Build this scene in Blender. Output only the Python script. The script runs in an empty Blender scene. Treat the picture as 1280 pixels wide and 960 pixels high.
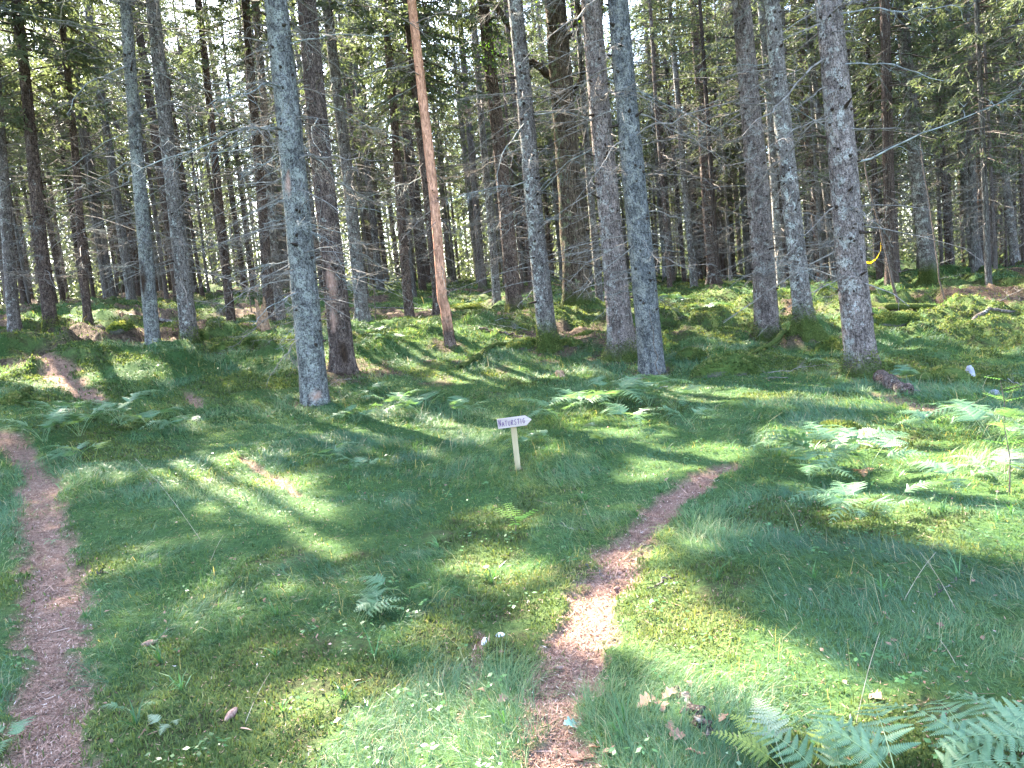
import bpy, math, random
import numpy as np
from mathutils import Vector, Matrix
scene = bpy.context.scene
COL = scene.collection
R = math.radians
# ---------------------------------------------------------------- camera, sky, sun, exposure
FPX = 960.0                      # focal length in photo pixels (photo is 1280 wide)
PITCH, ROLL, CAMH = R(6.0), R(5.5), 1.6
cam_d = bpy.data.cameras.new('camera')
cam = bpy.data.objects.new('camera', cam_d); COL.objects.link(cam)
cam_d.sensor_width = 36.0; cam_d.lens = 36.0 * FPX / 1280.0
cam_d.clip_start = 0.05; cam_d.clip_end = 3000
cF = np.array([0, math.cos(PITCH), -math.sin(PITCH)])
cU0 = np.array([0, math.sin(PITCH), math.cos(PITCH)])
cR0 = np.array([1.0, 0, 0])
cU = cU0 * math.cos(ROLL) + cR0 * math.sin(ROLL)
cR = cR0 * math.cos(ROLL) - cU0 * math.sin(ROLL)
cC = np.array([0, 0, CAMH])
m = Matrix.Identity(4)
for i in range(3):
    m[i][0] = cR[i]; m[i][1] = cU[i]; m[i][2] = -cF[i]; m[i][3] = cC[i]
cam.matrix_world = m
scene.camera = cam
SUN_EL, SUN_AZ = R(46), R(-34)   # azimuth measured from +Y (ahead) towards +X
toS = np.array([math.sin(SUN_AZ) * math.cos(SUN_EL), math.cos(SUN_AZ) * math.cos(SUN_EL), math.sin(SUN_EL)])
world = bpy.data.worlds.new('World'); scene.world = world
world.use_nodes = True
wn = world.node_tree; bg = wn.nodes['Background']
sky = wn.nodes.new('ShaderNodeTexSky'); sky.sky_type = 'NISHITA'; sky.sun_disc = False
sky.sun_elevation = SUN_EL; sky.sun_rotation = SUN_AZ
sky.air_density = 1.0; sky.dust_density = 1.6; sky.ozone_density = 1.0
wn.links.new(sky.outputs[0], bg.inputs[0]); bg.inputs[1].default_value = 0.15
sl = bpy.data.lights.new('sun', 'SUN'); sl.energy = 5.0; sl.angle = R(0.5); sl.color = (1.0, 0.90, 0.74)
so = bpy.data.objects.new('sun', sl); COL.objects.link(so)
so.rotation_euler = Vector(tuple(toS)).to_track_quat('Z', 'Y').to_euler()
so.location = (-10, 20, 30)
vs = scene.view_settings
vs.view_transform = 'Standard'; vs.look = 'None'; vs.gamma = 1.0; vs.use_curve_mapping = False
vs.exposure = 3.8
scene.cycles.use_denoising = True
scene.cycles.max_bounces = 7; scene.cycles.diffuse_bounces = 4; scene.cycles.transmission_bounces = 4
scene.cycles.glossy_bounces = 2; scene.cycles.transparent_max_bounces = 4
scene.cycles.caustics_reflective = False; scene.cycles.caustics_refractive = False
scene.cycles.sample_clamp_indirect = 6.0

# ---------------------------------------------------------------- noise and arrays
def _h(ix, iy, s):
    h = (ix.astype(np.int64) * 374761393 + iy.astype(np.int64) * 668265263 + s * 1442695041) & 0xFFFFFFFF
    h = ((h ^ (h >> 13)) * 1274126177) & 0xFFFFFFFF
    h = ((h ^ (h >> 16)) * 2246822519) & 0xFFFFFFFF
    return ((h ^ (h >> 15)) & 0xFFFFFF) / float(0xFFFFFF)
def vnoise(x, y, s=0):
    x = np.asarray(x, float); y = np.asarray(y, float)
    ix = np.floor(x); iy = np.floor(y); fx = x - ix; fy = y - iy
    fx = fx * fx * fx * (fx * (fx * 6 - 15) + 10); fy = fy * fy * fy * (fy * (fy * 6 - 15) + 10)
    a = _h(ix, iy, s); b = _h(ix + 1, iy, s); c = _h(ix, iy + 1, s); d = _h(ix + 1, iy + 1, s)
    return (a * (1 - fx) + b * fx) * (1 - fy) + (c * (1 - fx) + d * fx) * fy
def fbm(x, y, s=0, o=4):
    v = 0; a = 0.5; t = 0
    for i in range(o):
        c, sn = math.cos(i * 1.1 + .4), math.sin(i * 1.1 + .4)
        v = v + a * vnoise(x * c - y * sn + i * 17.3, x * sn + y * c - i * 9.1, s + i); t += a
        a *= .5; x = x * 2.03; y = y * 2.03
    return v / t
def sstep(a, b, x):
    t = np.clip((x - a) / (b - a), 0, 1); return t * t * (3 - 2 * t)
def nrm(v):
    return v / np.maximum(np.linalg.norm(v, axis=-1, keepdims=True), 1e-9)
# ---------------------------------------------------------------- terrain
def ray(px, py):
    return cF + (px - 640) / FPX * cR + (480 - py) / FPX * cU
def P3(px, py, t):
    return cC + t * ray(px, py)
ctl = [(395,505,11.7),(430,465,13.4),(562,435,14.9),(687,445,14.4),(722,396,19),(778,449,13.8),(815,466,12.6),
 (960,422,15),(1007,432,14),(1078,468,11),(1163,360,24),(193,442,15),(235,435,15.4),(65,420,18),(112,415,19),
 (290,415,21),(645,400,20),(1220,345,30),(150,388,25),(300,392,27),(600,362,34),(850,367,33),(1000,358,35),
 (1270,342,36),(20,402,25),(600,350,52),(200,372,45),(1200,331,60),(60,468,12.5),(60,540,9.6),(45,620,7.2),(1240,480,10.5),
 (890,364,33),(455,408,19),(340,412,19)]
cp = [P3(*c) for c in ctl]
for x, y, z in [(-4,2,0.02),(4,2,0),(0,1,0),(-2,4,.0),(2,4,0),(0,5.5,0),(3.5,6.5,0),(-9,1,.2),(9,2,0),(0,-10,0),(-12,-8,0),(12,-8,0),
                (0,7.4,.02),(5,9,0.02),(-22,8,1.2),(22,10,.1),(0,8.6,.08)]:
    cp.append(np.array([x, y, z], float))
cp = np.array(cp)
SC = 20.0
def _U(r2):
    return np.where(r2 > 1e-12, r2 * np.log(np.maximum(r2, 1e-12)), 0)
def _fit():
    X = cp[:, :2] / SC; n = len(X)
    K = _U(((X[:, None] - X[None]) ** 2).sum(-1)) + np.eye(n) * 0.004
    Pm = np.c_[np.ones(n), X]
    A = np.zeros((n + 3, n + 3)); A[:n, :n] = K; A[:n, n:] = Pm; A[n:, :n] = Pm.T
    return np.linalg.solve(A, np.r_[cp[:, 2], np.zeros(3)]), X
_w, _X = _fit()
def tbase(x, y):
    x = np.asarray(x, float); y = np.asarray(y, float); sh = x.shape
    x = x.ravel(); y = y.ravel(); r = np.hypot(x, y); k = np.minimum(1, 50 / np.maximum(r, 1e-6))
    k = np.where(y < 0, np.minimum(k, 12 / np.maximum(r, 1e-6)), k)
    q = np.c_[x * k, y * k] / SC
    out = np.empty(len(q))
    for i in range(0, len(q), 60000):
        s = q[i:i + 60000]
        out[i:i + 60000] = _U(((s[:, None] - _X[None]) ** 2).sum(-1)) @ _w[:-3] + _w[-3] + s @ _w[-2:]
    return out.reshape(sh)
# tabulate the smooth base once, look it up bilinearly
GX = np.arange(-60, 60.01, .4); GY = np.arange(-16, 80.01, .4)
_T = tbase(*np.meshgrid(GX, GY))
def tlook(x, y):
    x = np.asarray(x, float); y = np.asarray(y, float)
    u = np.clip((x + 60) / .4, 0, len(GX) - 1.001); v = np.clip((y + 16) / .4, 0, len(GY) - 1.001)
    i = u.astype(int); j = v.astype(int); a = u - i; b = v - j
    return (_T[j, i] * (1 - a) + _T[j, i + 1] * a) * (1 - b) + (_T[j + 1, i] * (1 - a) + _T[j + 1, i + 1] * a) * b
def hit(px, py):
    d = ray(px, py)
    ts = np.concatenate([np.arange(1.5, 20, .02), np.arange(20, 70, .1)])
    p = cC + ts[:, None] * d
    below = p[:, 2] < tlook(p[:, 0], p[:, 1])
    k = int(np.argmax(below)) if below.any() else len(ts) - 1
    return p[k]
def poly(pts):   # photo points on the ground -> world points and half widths in metres
    out = []
    for px, py, w in pts:
        p = hit(px, py); t = (p - cC) @ cF
        out.append((p[0], p[1], w * .45 * t / FPX))
    return out
PATHS = [poly([(705,1010,135),(700,940,120),(702,880,112),(712,830,104),(728,785,92),(748,735,80),(775,690,74),(812,650,64),(850,615,54),(880,594,46),(912,580,38)]),
         poly([(60,1010,128),(64,930,106),(68,860,94),(68,780,82),(63,710,72),(58,655,62),(52,615,52),(40,582,34),(18,556,42),(-8,542,44)]),
         poly([(120,500,26),(92,482,50),(72,466,40),(50,456,20)]),
         poly([(235,492,18),(250,505,16)]),
         poly([(300,572,16),(350,600,20),(372,622,12)]),
         poly([(590,835,16),(600,790,20),(585,880,16),(570,900,10)]),
         poly([(1100,492,30),(1130,505,42),(1160,512,30)])]
PSTR = [1, .95, .95, .8, .75, .5, .75]
def segd(x, y, pl):
    best = np.full(np.shape(x), 9.0)
    for (x0, y0, w0), (x1, y1, w1) in zip(pl[:-1], pl[1:]):
        dx, dy = x1 - x0, y1 - y0; t = np.clip(((x - x0) * dx + (y - y0) * dy) / (dx * dx + dy * dy), 0, 1)
        d = np.hypot(x - x0 - t * dx, y - y0 - t * dy) / (w0 + t * (w1 - w0))
        best = np.minimum(best, d)
    return best
def pathmask(x, y):
    m_ = np.zeros(np.shape(x))
    nz = fbm(x * 3.1, y * 3.1, 5, 3) - .5
    nz2 = fbm(x * 14, y * 14, 6, 2) - .5
    for pl, st in zip(PATHS, PSTR):
        d = segd(x, y, pl)
        m_ = np.maximum(m_, st * (1 - sstep(.55, 1.2, d + nz * 1.1 + nz2 * .9)))
    return m_
def grassmask(x, y):
    r = np.hypot(x, y)
    n = fbm(x * .75 + 3, y * .75, 21, 4)
    th = .385 + .17 * sstep(12.5, 18, r) + .10 * np.exp(-((x + .9) ** 2 + (y - 4.6) ** 2) / 1.2) + .05 * sstep(4.5, 3, r)
    th = th - .07 * np.exp(-((x + 1.5) ** 2 + (y - 9) ** 2) / 14) - .10 * np.exp(-((x - 0) ** 2 / 10 + (y - 10.5) ** 2 / 6)) - .16 * np.exp(-((x + 1.6) ** 2 / 5 + (y - 14.5) ** 2 / 12)) - .1 * np.exp(-((x - 9) ** 2 / 6 + (y - 13.5) ** 2 / 3))
    return sstep(th - .035, th + .06, n) 
def littermask(x, y):
    r = np.hypot(x, y)
    n = fbm(x * .55 - 8, y * .55 + 4, 33, 4)
    bias = .10 * sstep(14, 22, r) + .13 * sstep(-.22, -.5, x / np.maximum(y, 1)) * sstep(15.5, 18, r) + .16 * np.exp(-((x - 11.5) ** 2 / 12 + (y - 18.5) ** 2 / 2.2)) + .10 * np.exp(-((x - 2) ** 2 / 8 + (y - 16.5) ** 2 / 3))
    return sstep(.60, .70, n + .16 * (fbm(x * 4, y * 4, 35, 3) - .5) + bias - .085 - .05 * sstep(0, .4, x / np.maximum(y, 1))) * sstep(9, 14, r)
_RING = [(P3(a, b, t_)[:2], r_) for a, b, t_, r_ in [(430,466,13.4,.75),(778,452,13.8,.6),(687,447,14.4,.45),(563,436,14.9,.35),(960,423,15,.5),(1007,432,14,.6),(1095,478,11,.6),(395,507,11.7,.32),(815,466,12.6,.4),(193,444,15,.4),(238,436,15.4,.4),(65,421,18,.7),(112,416,19,.7)]]
_RING.append((hit(649, 590)[:2], .09))
_lm0 = littermask; _gm0 = grassmask
def ringmask(x, y):
    m_ = np.zeros(np.shape(x)); nz = fbm(x * 5, y * 5, 36, 3) - .5
    for (rx, ry), r_ in _RING: m_ = np.maximum(m_, 1 - sstep(.6, 1.15, np.hypot(x - rx, y - ry) / r_ + nz * 1.4))
    return m_
def littermask(x, y): return np.maximum(_lm0(x, y), .85 * ringmask(x, y))
def grassmask(x, y): return _gm0(x, y) * (1 - .9 * ringmask(x, y))
def tz(x, y, fine=True):
    x = np.asarray(x, float); y = np.asarray(y, float)
    z = tlook(x, y); r = np.hypot(x, y)
    amp = .05 + .18 * sstep(12.5, 18, r) + .1 * sstep(22, 40, r)
    hm = fbm(x * .85 + 11, y * .85, 41, 3)
    z = z + amp * (hm - .5) * 1.6
    k = sstep(13, 17, r) * .16
    h2 = fbm(x * 2.1, y * 2.1, 45, 2); z = z + k * np.abs(h2 - .5) * -2 + k * .5
    z = z + sstep(12.5, 16, r) * (.35 + .65 * sstep(0, .25, np.abs(x / np.maximum(y, 1) + .12))) * .78 * (.26 * sstep(.52, .74, vnoise(x * 1.15 + 3, y * 1.15, 43)) + .15 * sstep(.5, .7, vnoise(x * 2.4, y * 2.4 + 7, 44)))
    z = z + .035 * (fbm(x * 2.6, y * 2.6, 47, 3) - .5) * 2
    if fine:
        z = z - .045 * pathmask(x, y)
        z = z + .008 * (fbm(x * 14, y * 14, 51, 2) - .5)
    return z
def gpt(px, py):
    p = hit(px, py); return np.array([p[0], p[1], float(tz(p[0], p[1]))])
# sunlit patches of the photo, as capsules on the ground (photo pixels and metres)
LIT = []
for a, b, w in [((255,578),(335,620),.36),((335,622),(372,640),.22),((390,665),(420,685),.1),((20,468),(60,480),.35),((130,470),(190,476),.3),((630,645),(650,660),.13),
                ((735,764),(795,742),.23),((790,752),(860,800),.24),((860,800),(1000,870),.24),((960,870),(1010,905),.14),
                ((610,700),(640,720),.14),
                ((1110,655),(1280,668),.33),((1150,620),(1300,620),.33),((1200,590),(1300,560),.35),((820,590),(900,562),.22),
                ((890,492),(1040,486),.5),((1040,490),(1090,505),.4),((1000,545),(1110,575),.35),((1010,600),(1060,618),.15),((740,522),(790,540),.28),
                ((490,520),(600,532),.26),((640,468),(720,470),.3),((560,470),(600,475),.25),((440,455),(520,450),.5),((530,448),(565,445),.6),
                ((1180,540),(1290,520),.5),((830,690),(880,670),.13),((80,478),(95,485),.2)]:
    p = hit(*a); q = hit(*b); LIT.append((p[0], p[1], q[0], q[1], w))
# the forest floor further back is mostly bright: broad openings
for a, b, w in [((560,392),(620,378),1.6),((440,425),(520,430),.8),((760,405),(900,395),1.2),((1100,392),(1260,400),1.3),((1110,430),(1180,420),.7),
                ((120,428),(200,432),.5),((60,410),(170,402),.9),((290,400),(330,405),.8),((900,380),(1050,370),2.2),((600,425),(660,428),.4)]:
    p = hit(*a); q = hit(*b); LIT.append((p[0], p[1], q[0], q[1], w))
def litmask(x, y, mg=0.0):
    m_ = np.zeros(np.shape(x), bool)
    jit = (fbm(x * 2.2, y * 2.2, 77, 3) - .5) * .9
    for x0, y0, x1, y1, w in LIT:
        dx, dy = x1 - x0, y1 - y0; t = np.clip(((x - x0) * dx + (y - y0) * dy) / (dx * dx + dy * dy + 1e-9), 0, 1)
        m_ |= np.hypot(x - x0 - t * dx, y - y0 - t * dy) < w * (1 + jit) + mg
    return m_
def in_beam(W, mg=.07):   # does a leaf at W stand in the way of a sunbeam that reaches one of those patches?
    t = (W[:, 2] - .25) / toS[2]
    gx = W[:, 0] - t * toS[0]; gy = W[:, 1] - t * toS[1]
    t = (W[:, 2] - tlook(gx, gy)) / toS[2]
    gx = W[:, 0] - t * toS[0]; gy = W[:, 1] - t * toS[1]
    return litmask(gx, gy, mg)
# ---------------------------------------------------------------- mesh helpers
def np_mesh(name, V, faces, mats=(), attrs=None, fmat=None, smooth=False):
    me = bpy.data.meshes.new(name)
    V = np.ascontiguousarray(V, dtype=np.float32)
    me.vertices.add(len(V)); me.vertices.foreach_set('co', V.ravel())
    fs = [np.asarray(f, dtype=np.int32) for f in faces if len(f)]
    nl = sum(f.size for f in fs); nf = sum(len(f) for f in fs)
    me.loops.add(nl); me.polygons.add(nf)
    me.loops.foreach_set('vertex_index', np.concatenate([f.ravel() for f in fs]))
    tot = np.concatenate([np.full(len(f), f.shape[1], np.int32) for f in fs])
    me.polygons.foreach_set('loop_start', np.concatenate([[0], np.cumsum(tot)[:-1]]).astype(np.int32))
    if fmat is not None: me.polygons.foreach_set('material_index', np.asarray(fmat, np.int32))
    me.polygons.foreach_set('use_smooth', np.full(nf, bool(smooth)))
    for k, a in (attrs or {}).items():
        at = me.attributes.new(k, 'FLOAT', 'POINT'); at.data.foreach_set('value', np.ascontiguousarray(a, dtype=np.float32))
    for mt in mats: me.materials.append(mt)
    me.update(calc_edges=True)
    return me
def link(name, me, parent=None, loc=None, rot=None, scale=None):
    o = bpy.data.objects.new(name, me); COL.objects.link(o)
    if parent: o.parent = parent
    if loc is not None: o.location = tuple(loc)
    if rot is not None: o.rotation_euler = rot
    if scale is not None: o.scale = scale if hasattr(scale, '__len__') else (scale,) * 3
    return o
def tag(o, label=None, cat=None, group=None, kind=None):
    if label: o['label'] = label
    if cat: o['category'] = cat
    if group: o['group'] = group
    if kind: o['kind'] = kind
    return o
def tubes(P, Rr, sides=4):   # P (N,K,3) Rr (N,K) -> V, quads
    P = np.asarray(P, float); Rr = np.asarray(Rr, float); N, K, _ = P.shape
    T = np.gradient(P, axis=1); T = nrm(T)
    ref = np.where(np.abs(T[..., 2:3]) > .85, np.array([1., 0, 0]), np.array([0, 0, 1.]))
    A = nrm(np.cross(T, ref)); B = np.cross(T, A)
    an = np.arange(sides) * 2 * np.pi / sides
    V = P[:, :, None] + Rr[:, :, None, None] * (A[:, :, None] * np.cos(an)[:, None] + B[:, :, None] * np.sin(an)[:, None])
    idx = np.arange(N * K * sides).reshape(N, K, sides)
    a = idx[:, :-1]; b = idx[:, 1:]
    F = np.stack([a, np.roll(a, -1, 2), np.roll(b, -1, 2), b], -1).reshape(-1, 4)
    return V.reshape(-1, 3), F
class Acc:
    def __init__(s): s.V = []; s.F = {}; s.n = 0; s.A = {}
    def add(s, V, *Fs, mat=0, **at):
        V = np.asarray(V, float)
        for F in Fs:
            if len(F): F = np.asarray(F); s.F.setdefault((F.shape[1], mat), []).append(F + s.n)
        s.V.append(V)
        for k, v in at.items():
            s.A.setdefault(k, []).append((s.n, np.broadcast_to(np.asarray(v, float), (len(V),))))
        s.n += len(V)
    def mesh(s, name, mats, smooth=False):
        ks = sorted(s.F); faces = [np.concatenate(s.F[k]) for k in ks]
        fm = np.concatenate([np.full(len(f), k[1]) for k, f in zip(ks, faces)])
        at = {}
        for k, l in s.A.items():
            arr = np.zeros(s.n)
            for n0, v in l: arr[n0:n0 + len(v)] = v
            at[k] = arr
        return np_mesh(name, np.concatenate(s.V), faces, mats, at, fm, smooth)
# ---------------------------------------------------------------- materials
class NT:
    def __init__(s, name):
        s.m = bpy.data.materials.new(name); s.m.use_nodes = True; s.t = s.m.node_tree
        s.t.nodes.clear(); s.out = s.n('ShaderNodeOutputMaterial')
    def n(s, ty, **kw):
        nd = s.t.nodes.new(ty)
        for k, v in kw.items(): setattr(nd, k, v)
        return nd
    def l(s, a, b): s.t.links.new(a, b)
    def attr(s, name): return s.n('ShaderNodeAttribute', attribute_name=name).outputs['Fac']
    def noise(s, vec, scale, detail=4, rough=.55, dist=0):
        nd = s.n('ShaderNodeTexNoise'); nd.inputs['Scale'].default_value = scale; nd.inputs['Detail'].default_value = detail
        nd.inputs['Roughness'].default_value = rough; nd.inputs['Distortion'].default_value = dist
        s.l(vec, nd.inputs['Vector']); return nd.outputs['Fac']
    def ramp(s, fac, stops):
        nd = s.n('ShaderNodeValToRGB'); e = nd.color_ramp.elements
        while len(e) < len(stops): e.new(.5)
        for el, (p, c) in zip(e, stops): el.position = p; el.color = (*(c if hasattr(c, '__len__') else (c, c, c)), 1)
        s.l(fac, nd.inputs[0]); return nd.outputs[0]
    def mix(s, fac, a, b, mode='MIX'):
        nd = s.n('ShaderNodeMix', data_type='RGBA', blend_type=mode)
        for sock, v in ((nd.inputs[0], fac), (nd.inputs[6], a), (nd.inputs[7], b)):
            if hasattr(v, 'is_output'): s.l(v, sock)
            elif hasattr(v, '__len__'): sock.default_value = (*v, 1)
            else: sock.default_value = v
        return nd.outputs[2]
    def math(s, op, a, b=0.0, clamp=False):
        nd = s.n('ShaderNodeMath', operation=op, use_clamp=clamp)
        for sock, v in zip(nd.inputs, (a, b)):
            if hasattr(v, 'is_output'): s.l(v, sock)
            else: sock.default_value = v
        return nd.outputs[0]
    def bump(s, h, strength=.5, dist=.02):
        nd = s.n('ShaderNodeBump'); nd.inputs['Strength'].default_value = strength; nd.inputs['Distance'].default_value = dist
        s.l(h, nd.inputs['Height']); return nd.outputs[0]
    def princ(s, col, rough=.85, normal=None, spec=.25):
        nd = s.n('ShaderNodeBsdfPrincipled')
        if hasattr(col, 'is_output'): s.l(col, nd.inputs['Base Color'])
        else: nd.inputs['Base Color'].default_value = (*col, 1)
        nd.inputs['Roughness'].default_value = rough; nd.inputs['Specular IOR Level'].default_value = spec
        if normal is not None: s.l(normal, nd.inputs['Normal'])
        s.l(nd.outputs[0], s.out.inputs[0]); return s.m
    def leaf(s, col, trans=.4, rough=.5, spec=.3, tint=(1.1, 1.15, .55), normal=None):
        p = s.n('ShaderNodeBsdfPrincipled'); tr = s.n('ShaderNodeBsdfTranslucent'); mx = s.n('ShaderNodeMixShader')
        s.l(col, p.inputs['Base Color']); p.inputs['Roughness'].default_value = rough; p.inputs['Specular IOR Level'].default_value = spec
        tc = s.mix(1.0, col, tint, 'MULTIPLY'); s.l(tc, tr.inputs[0])
        if normal is not None: s.l(normal, p.inputs['Normal'])
        mx.inputs[0].default_value = trans
        s.l(p.outputs[0], mx.inputs[1]); s.l(tr.outputs[0], mx.inputs[2]); s.l(mx.outputs[0], s.out.inputs[0]); return s.m
def hexc(*c): return c
def bark(name, dark, mid, light, lichen, lich_amt, scale=1.0, stretch=.35, bumpd=.02, hi=None, rough_scales=False):
    t = NT(name); tc = t.n('ShaderNodeTexCoord').outputs['Object']
    mp = t.n('ShaderNodeMapping'); mp.inputs['Scale'].default_value = (1, 1, stretch); t.l(tc, mp.inputs[0]); v = mp.outputs[0]
    inf = t.n('ShaderNodeObjectInfo').outputs['Random']
    n1 = t.noise(v, 34 * scale, 5, .65, .6); n2 = t.noise(tc, 7 * scale, 4, .6, .3); n3 = t.noise(tc, 75 * scale, 3, .6)
    vo = t.n('ShaderNodeTexVoronoi', feature='DISTANCE_TO_EDGE'); vo.inputs['Scale'].default_value = 26 * scale; t.l(v, vo.inputs['Vector'])
    base = t.ramp(n1, [(.3, dark), (.5, mid), (.72, light)])
    vb = t.n('ShaderNodeTexVoronoi', feature='F1'); vb.inputs['Scale'].default_value = 13 * scale; t.l(t.n('ShaderNodeMapping').outputs[0], vb.inputs['Vector'])
    mb = vb.inputs['Vector'].links[0].from_node; mb.inputs['Scale'].default_value = (1, 1, .6); t.l(tc, mb.inputs[0])
    edge = t.ramp(vo.outputs['Distance'], [(0, .35), (.09, 1)])
    base = t.mix(.5, base, t.ramp(vb.outputs['Distance'], [(.25, 1.15), (.55, .5)]), 'MULTIPLY')
    base = t.mix(.75, base, edge, 'MULTIPLY')
    # crusty lichen, patchy and speckled
    lm = t.math('ADD', t.math('MULTIPLY', n2, .75), t.math('MULTIPLY', t.noise(tc, 24 * scale, 4, .7), .55))
    nx = t.n('ShaderNodeSeparateXYZ'); t.l(t.n('ShaderNodeNewGeometry').outputs['Normal'], nx.inputs[0]); lm = t.math('SUBTRACT', lm, t.math('MULTIPLY', nx.outputs[0], .07))  # pale lichen weighted onto the light side, brightening that flank
    lf = t.ramp(lm, [(.80 - lich_amt * .27, 0), (.87 - lich_amt * .27, 1)])
    lc = t.mix(t.noise(tc, 55, 2), lichen, tuple(min(1, c * 1.35) for c in lichen))
    c = t.mix(lf, base, lc)
    spot = t.ramp(t.noise(tc, 42 * scale, 3, .75), [(.40, .15), (.49, 1)])
    c = t.mix(.85, c, spot, 'MULTIPLY'); c = t.mix(.5, c, t.ramp(n3, [(.34, .3), (.46, 1)]), 'MULTIPLY')
    if hi is not None:   # upper trunk of another colour, flaky (pine)
        sx = t.n('ShaderNodeSeparateXYZ'); t.l(tc, sx.inputs[0])
        z = t.math('ADD', sx.outputs[2], t.math('MULTIPLY', n2, 1.2))
        c = t.mix(t.ramp(t.math('MULTIPLY', z, .1), [(hi[0] * .1, 0), (hi[0] * .1 + .045, 1)]), c, t.mix(1.0, t.ramp(n1, [(.3, hi[1]), (.6, hi[2]), (.8, hi[3])]), t.ramp(n3, [(.3, .5), (.42, 1)]), 'MULTIPLY'))
    c = t.mix(1.0, c, t.ramp(t.noise(v, 5, 4, .6, .5), [(.35, .62), (.5, 1), (.68, 1.25)]), 'MULTIPLY')
    c = t.mix(1.0, c, t.ramp(inf, [(0, (.98, .94, .91)), (1, (1.4, 1.33, 1.28))]), 'MULTIPLY')
    mo = t.attr('mossy'); mossf = t.ramp(t.math('ADD', mo, t.math('ADD', t.math('MULTIPLY', n2, .5), t.math('MULTIPLY', n1, .4))), [(.66, 0), (1.0, 1)])
    c = t.mix(mossf, c, t.ramp(t.noise(tc, 60, 3), [(.3, (.025, .036, .008)), (.7, (.08, .10, .026))]))
    c = t.mix(t.attr('scar'), c, t.ramp(n1, [(.3, (.012, .008, .006)), (.7, (.05, .03, .02))]))
    c = t.mix(t.attr('bare'), c, t.ramp(n1, [(.3, (.22, .12, .09)), (.7, (.42, .27, .21))]))
    hgt = t.math('ADD', t.math('ADD', n1, t.math('MULTIPLY', n3, .5)), t.math('SUBTRACT', t.math('MULTIPLY', vo.outputs['Distance'], 2.0), t.math('MULTIPLY', vb.outputs['Distance'], 1.2)))
    return t.princ(c, .95, t.bump(hgt, .9, bumpd), .1)
M = {}
M['bark_grey'] = bark('spruce_bark_grey', (.075,.062,.056), (.17,.15,.142), (.27,.25,.24), (.26,.27,.255), .38)
M['bark_lichen'] = bark('spruce_bark_lichen', (.06,.055,.055), (.15,.15,.15), (.2,.2,.195), (.165,.172,.16), .66)
M['bark_lichen_blue'] = bark('spruce_bark_blue_lichen', (.06,.06,.062), (.15,.155,.16), (.2,.195,.188), (.17,.17,.158), .5)
M['bark_brown'] = bark('spruce_bark_brown', (.05,.036,.032), (.125,.093,.082), (.21,.165,.145), (.2,.2,.185), .16)
M['bark_rosy'] = bark('spruce_bark_rosy', (.075,.06,.056), (.185,.152,.142), (.29,.245,.23), (.21,.205,.195), .32)
M['bark_oak'] = bark('old_bark_furrowed', (.035,.026,.02), (.12,.09,.068), (.21,.165,.13), (.12,.13,.08), .3, 1.0, .12, .05)
M['bark_pine'] = bark('pine_bark', (.05,.036,.03), (.14,.1,.085), (.22,.17,.15), (.16,.16,.14), .1, .8, .3, .03,
                      hi=(.8, (.2,.10,.07), (.52,.28,.19), (.68,.44,.33)))
M['bark_far'] = M['bark_brown']
def m_twig(name, c1, c2):
    t = NT(name); tc = t.n('ShaderNodeTexCoord').outputs['Object']
    return t.princ(t.ramp(t.noise(tc, 18, 3), [(.35, c1), (.65, c2)]), .9, None, .15)
M['twig'] = m_twig('dead_twig_bark', (.09,.075,.065), (.21,.185,.165))
M['twig_lichen'] = m_twig('lichen_twig_bark', (.10,.10,.092), (.25,.255,.24))
M['limb'] = m_twig('limb_bark', (.05,.038,.03), (.13,.10,.085))
M['straw'] = m_twig('weathered_wood', (.22,.17,.12), (.42,.35,.27))
def m_leaf(name, stops, trans=.4, rough=.5, spec=.3, tint=(1.1, 1.15, .55), obj=False):
    t = NT(name); f = t.attr('tone')
    if obj:
        f = t.math('ADD', t.math('MULTIPLY', f, .75), t.math('MULTIPLY', t.n('ShaderNodeObjectInfo').outputs['Random'], .25))
    return t.leaf(t.ramp(f, stops), trans, rough, spec, tint)
M['needles'] = m_leaf('spruce_needles', [(0, (.055,.075,.045)), (.5, (.092,.116,.07)), (.85, (.13,.15,.09)), (1, (.18,.185,.13))], .46, .5, .3, (1.2, 1.2, .72), True)
M['grass'] = m_leaf('fine_grass', [(0, (.045,.10,.055)), (.35, (.07,.15,.075)), (.62, (.108,.185,.078)), (.82, (.17,.22,.09)), (.93, (.27,.25,.14)), (1, (.38,.33,.22))], .42, .5, .3, (1.5, 1.3, .5))
M['moss'] = m_leaf('moss_sprigs', [(0, (.032,.052,.018)), (.4, (.068,.105,.032)), (.8, (.13,.16,.05)), (1, (.22,.215,.09))], .35, .8, .1, (1.2, 1.1, .6))
M['fern'] = m_leaf('bracken_leaf', [(0, (.06,.13,.065)), (.5, (.12,.215,.115)), (.8, (.19,.28,.15)), (1, (.27,.32,.14))], .42, .4, .4, (1.2, 1.2, .55), True)
M['fern_yellow'] = m_leaf('bracken_leaf_yellow', [(0, (.15,.22,.05)), (1, (.32,.36,.09))], .42, .45, .35, (1.2, 1.1, .45))
M['fern_pale'] = m_leaf('bracken_leaf_pale', [(0, (.17,.22,.13)), (1, (.30,.34,.22))], .3, .6, .2, (1.1, 1.0, .7))
M['fern_brown'] = m_leaf('bracken_leaf_dead', [(0, (.22,.10,.06)), (1, (.42,.25,.16))], .25, .7, .15, (1.1, .9, .6))
M['herb'] = m_leaf('small_herb_leaf', [(0, (.035,.09,.03)), (.6, (.07,.17,.055)), (.9, (.14,.27,.12)), (1, (.34,.42,.32))], .4, .4, .4, (1.2, 1.2, .5))
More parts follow.
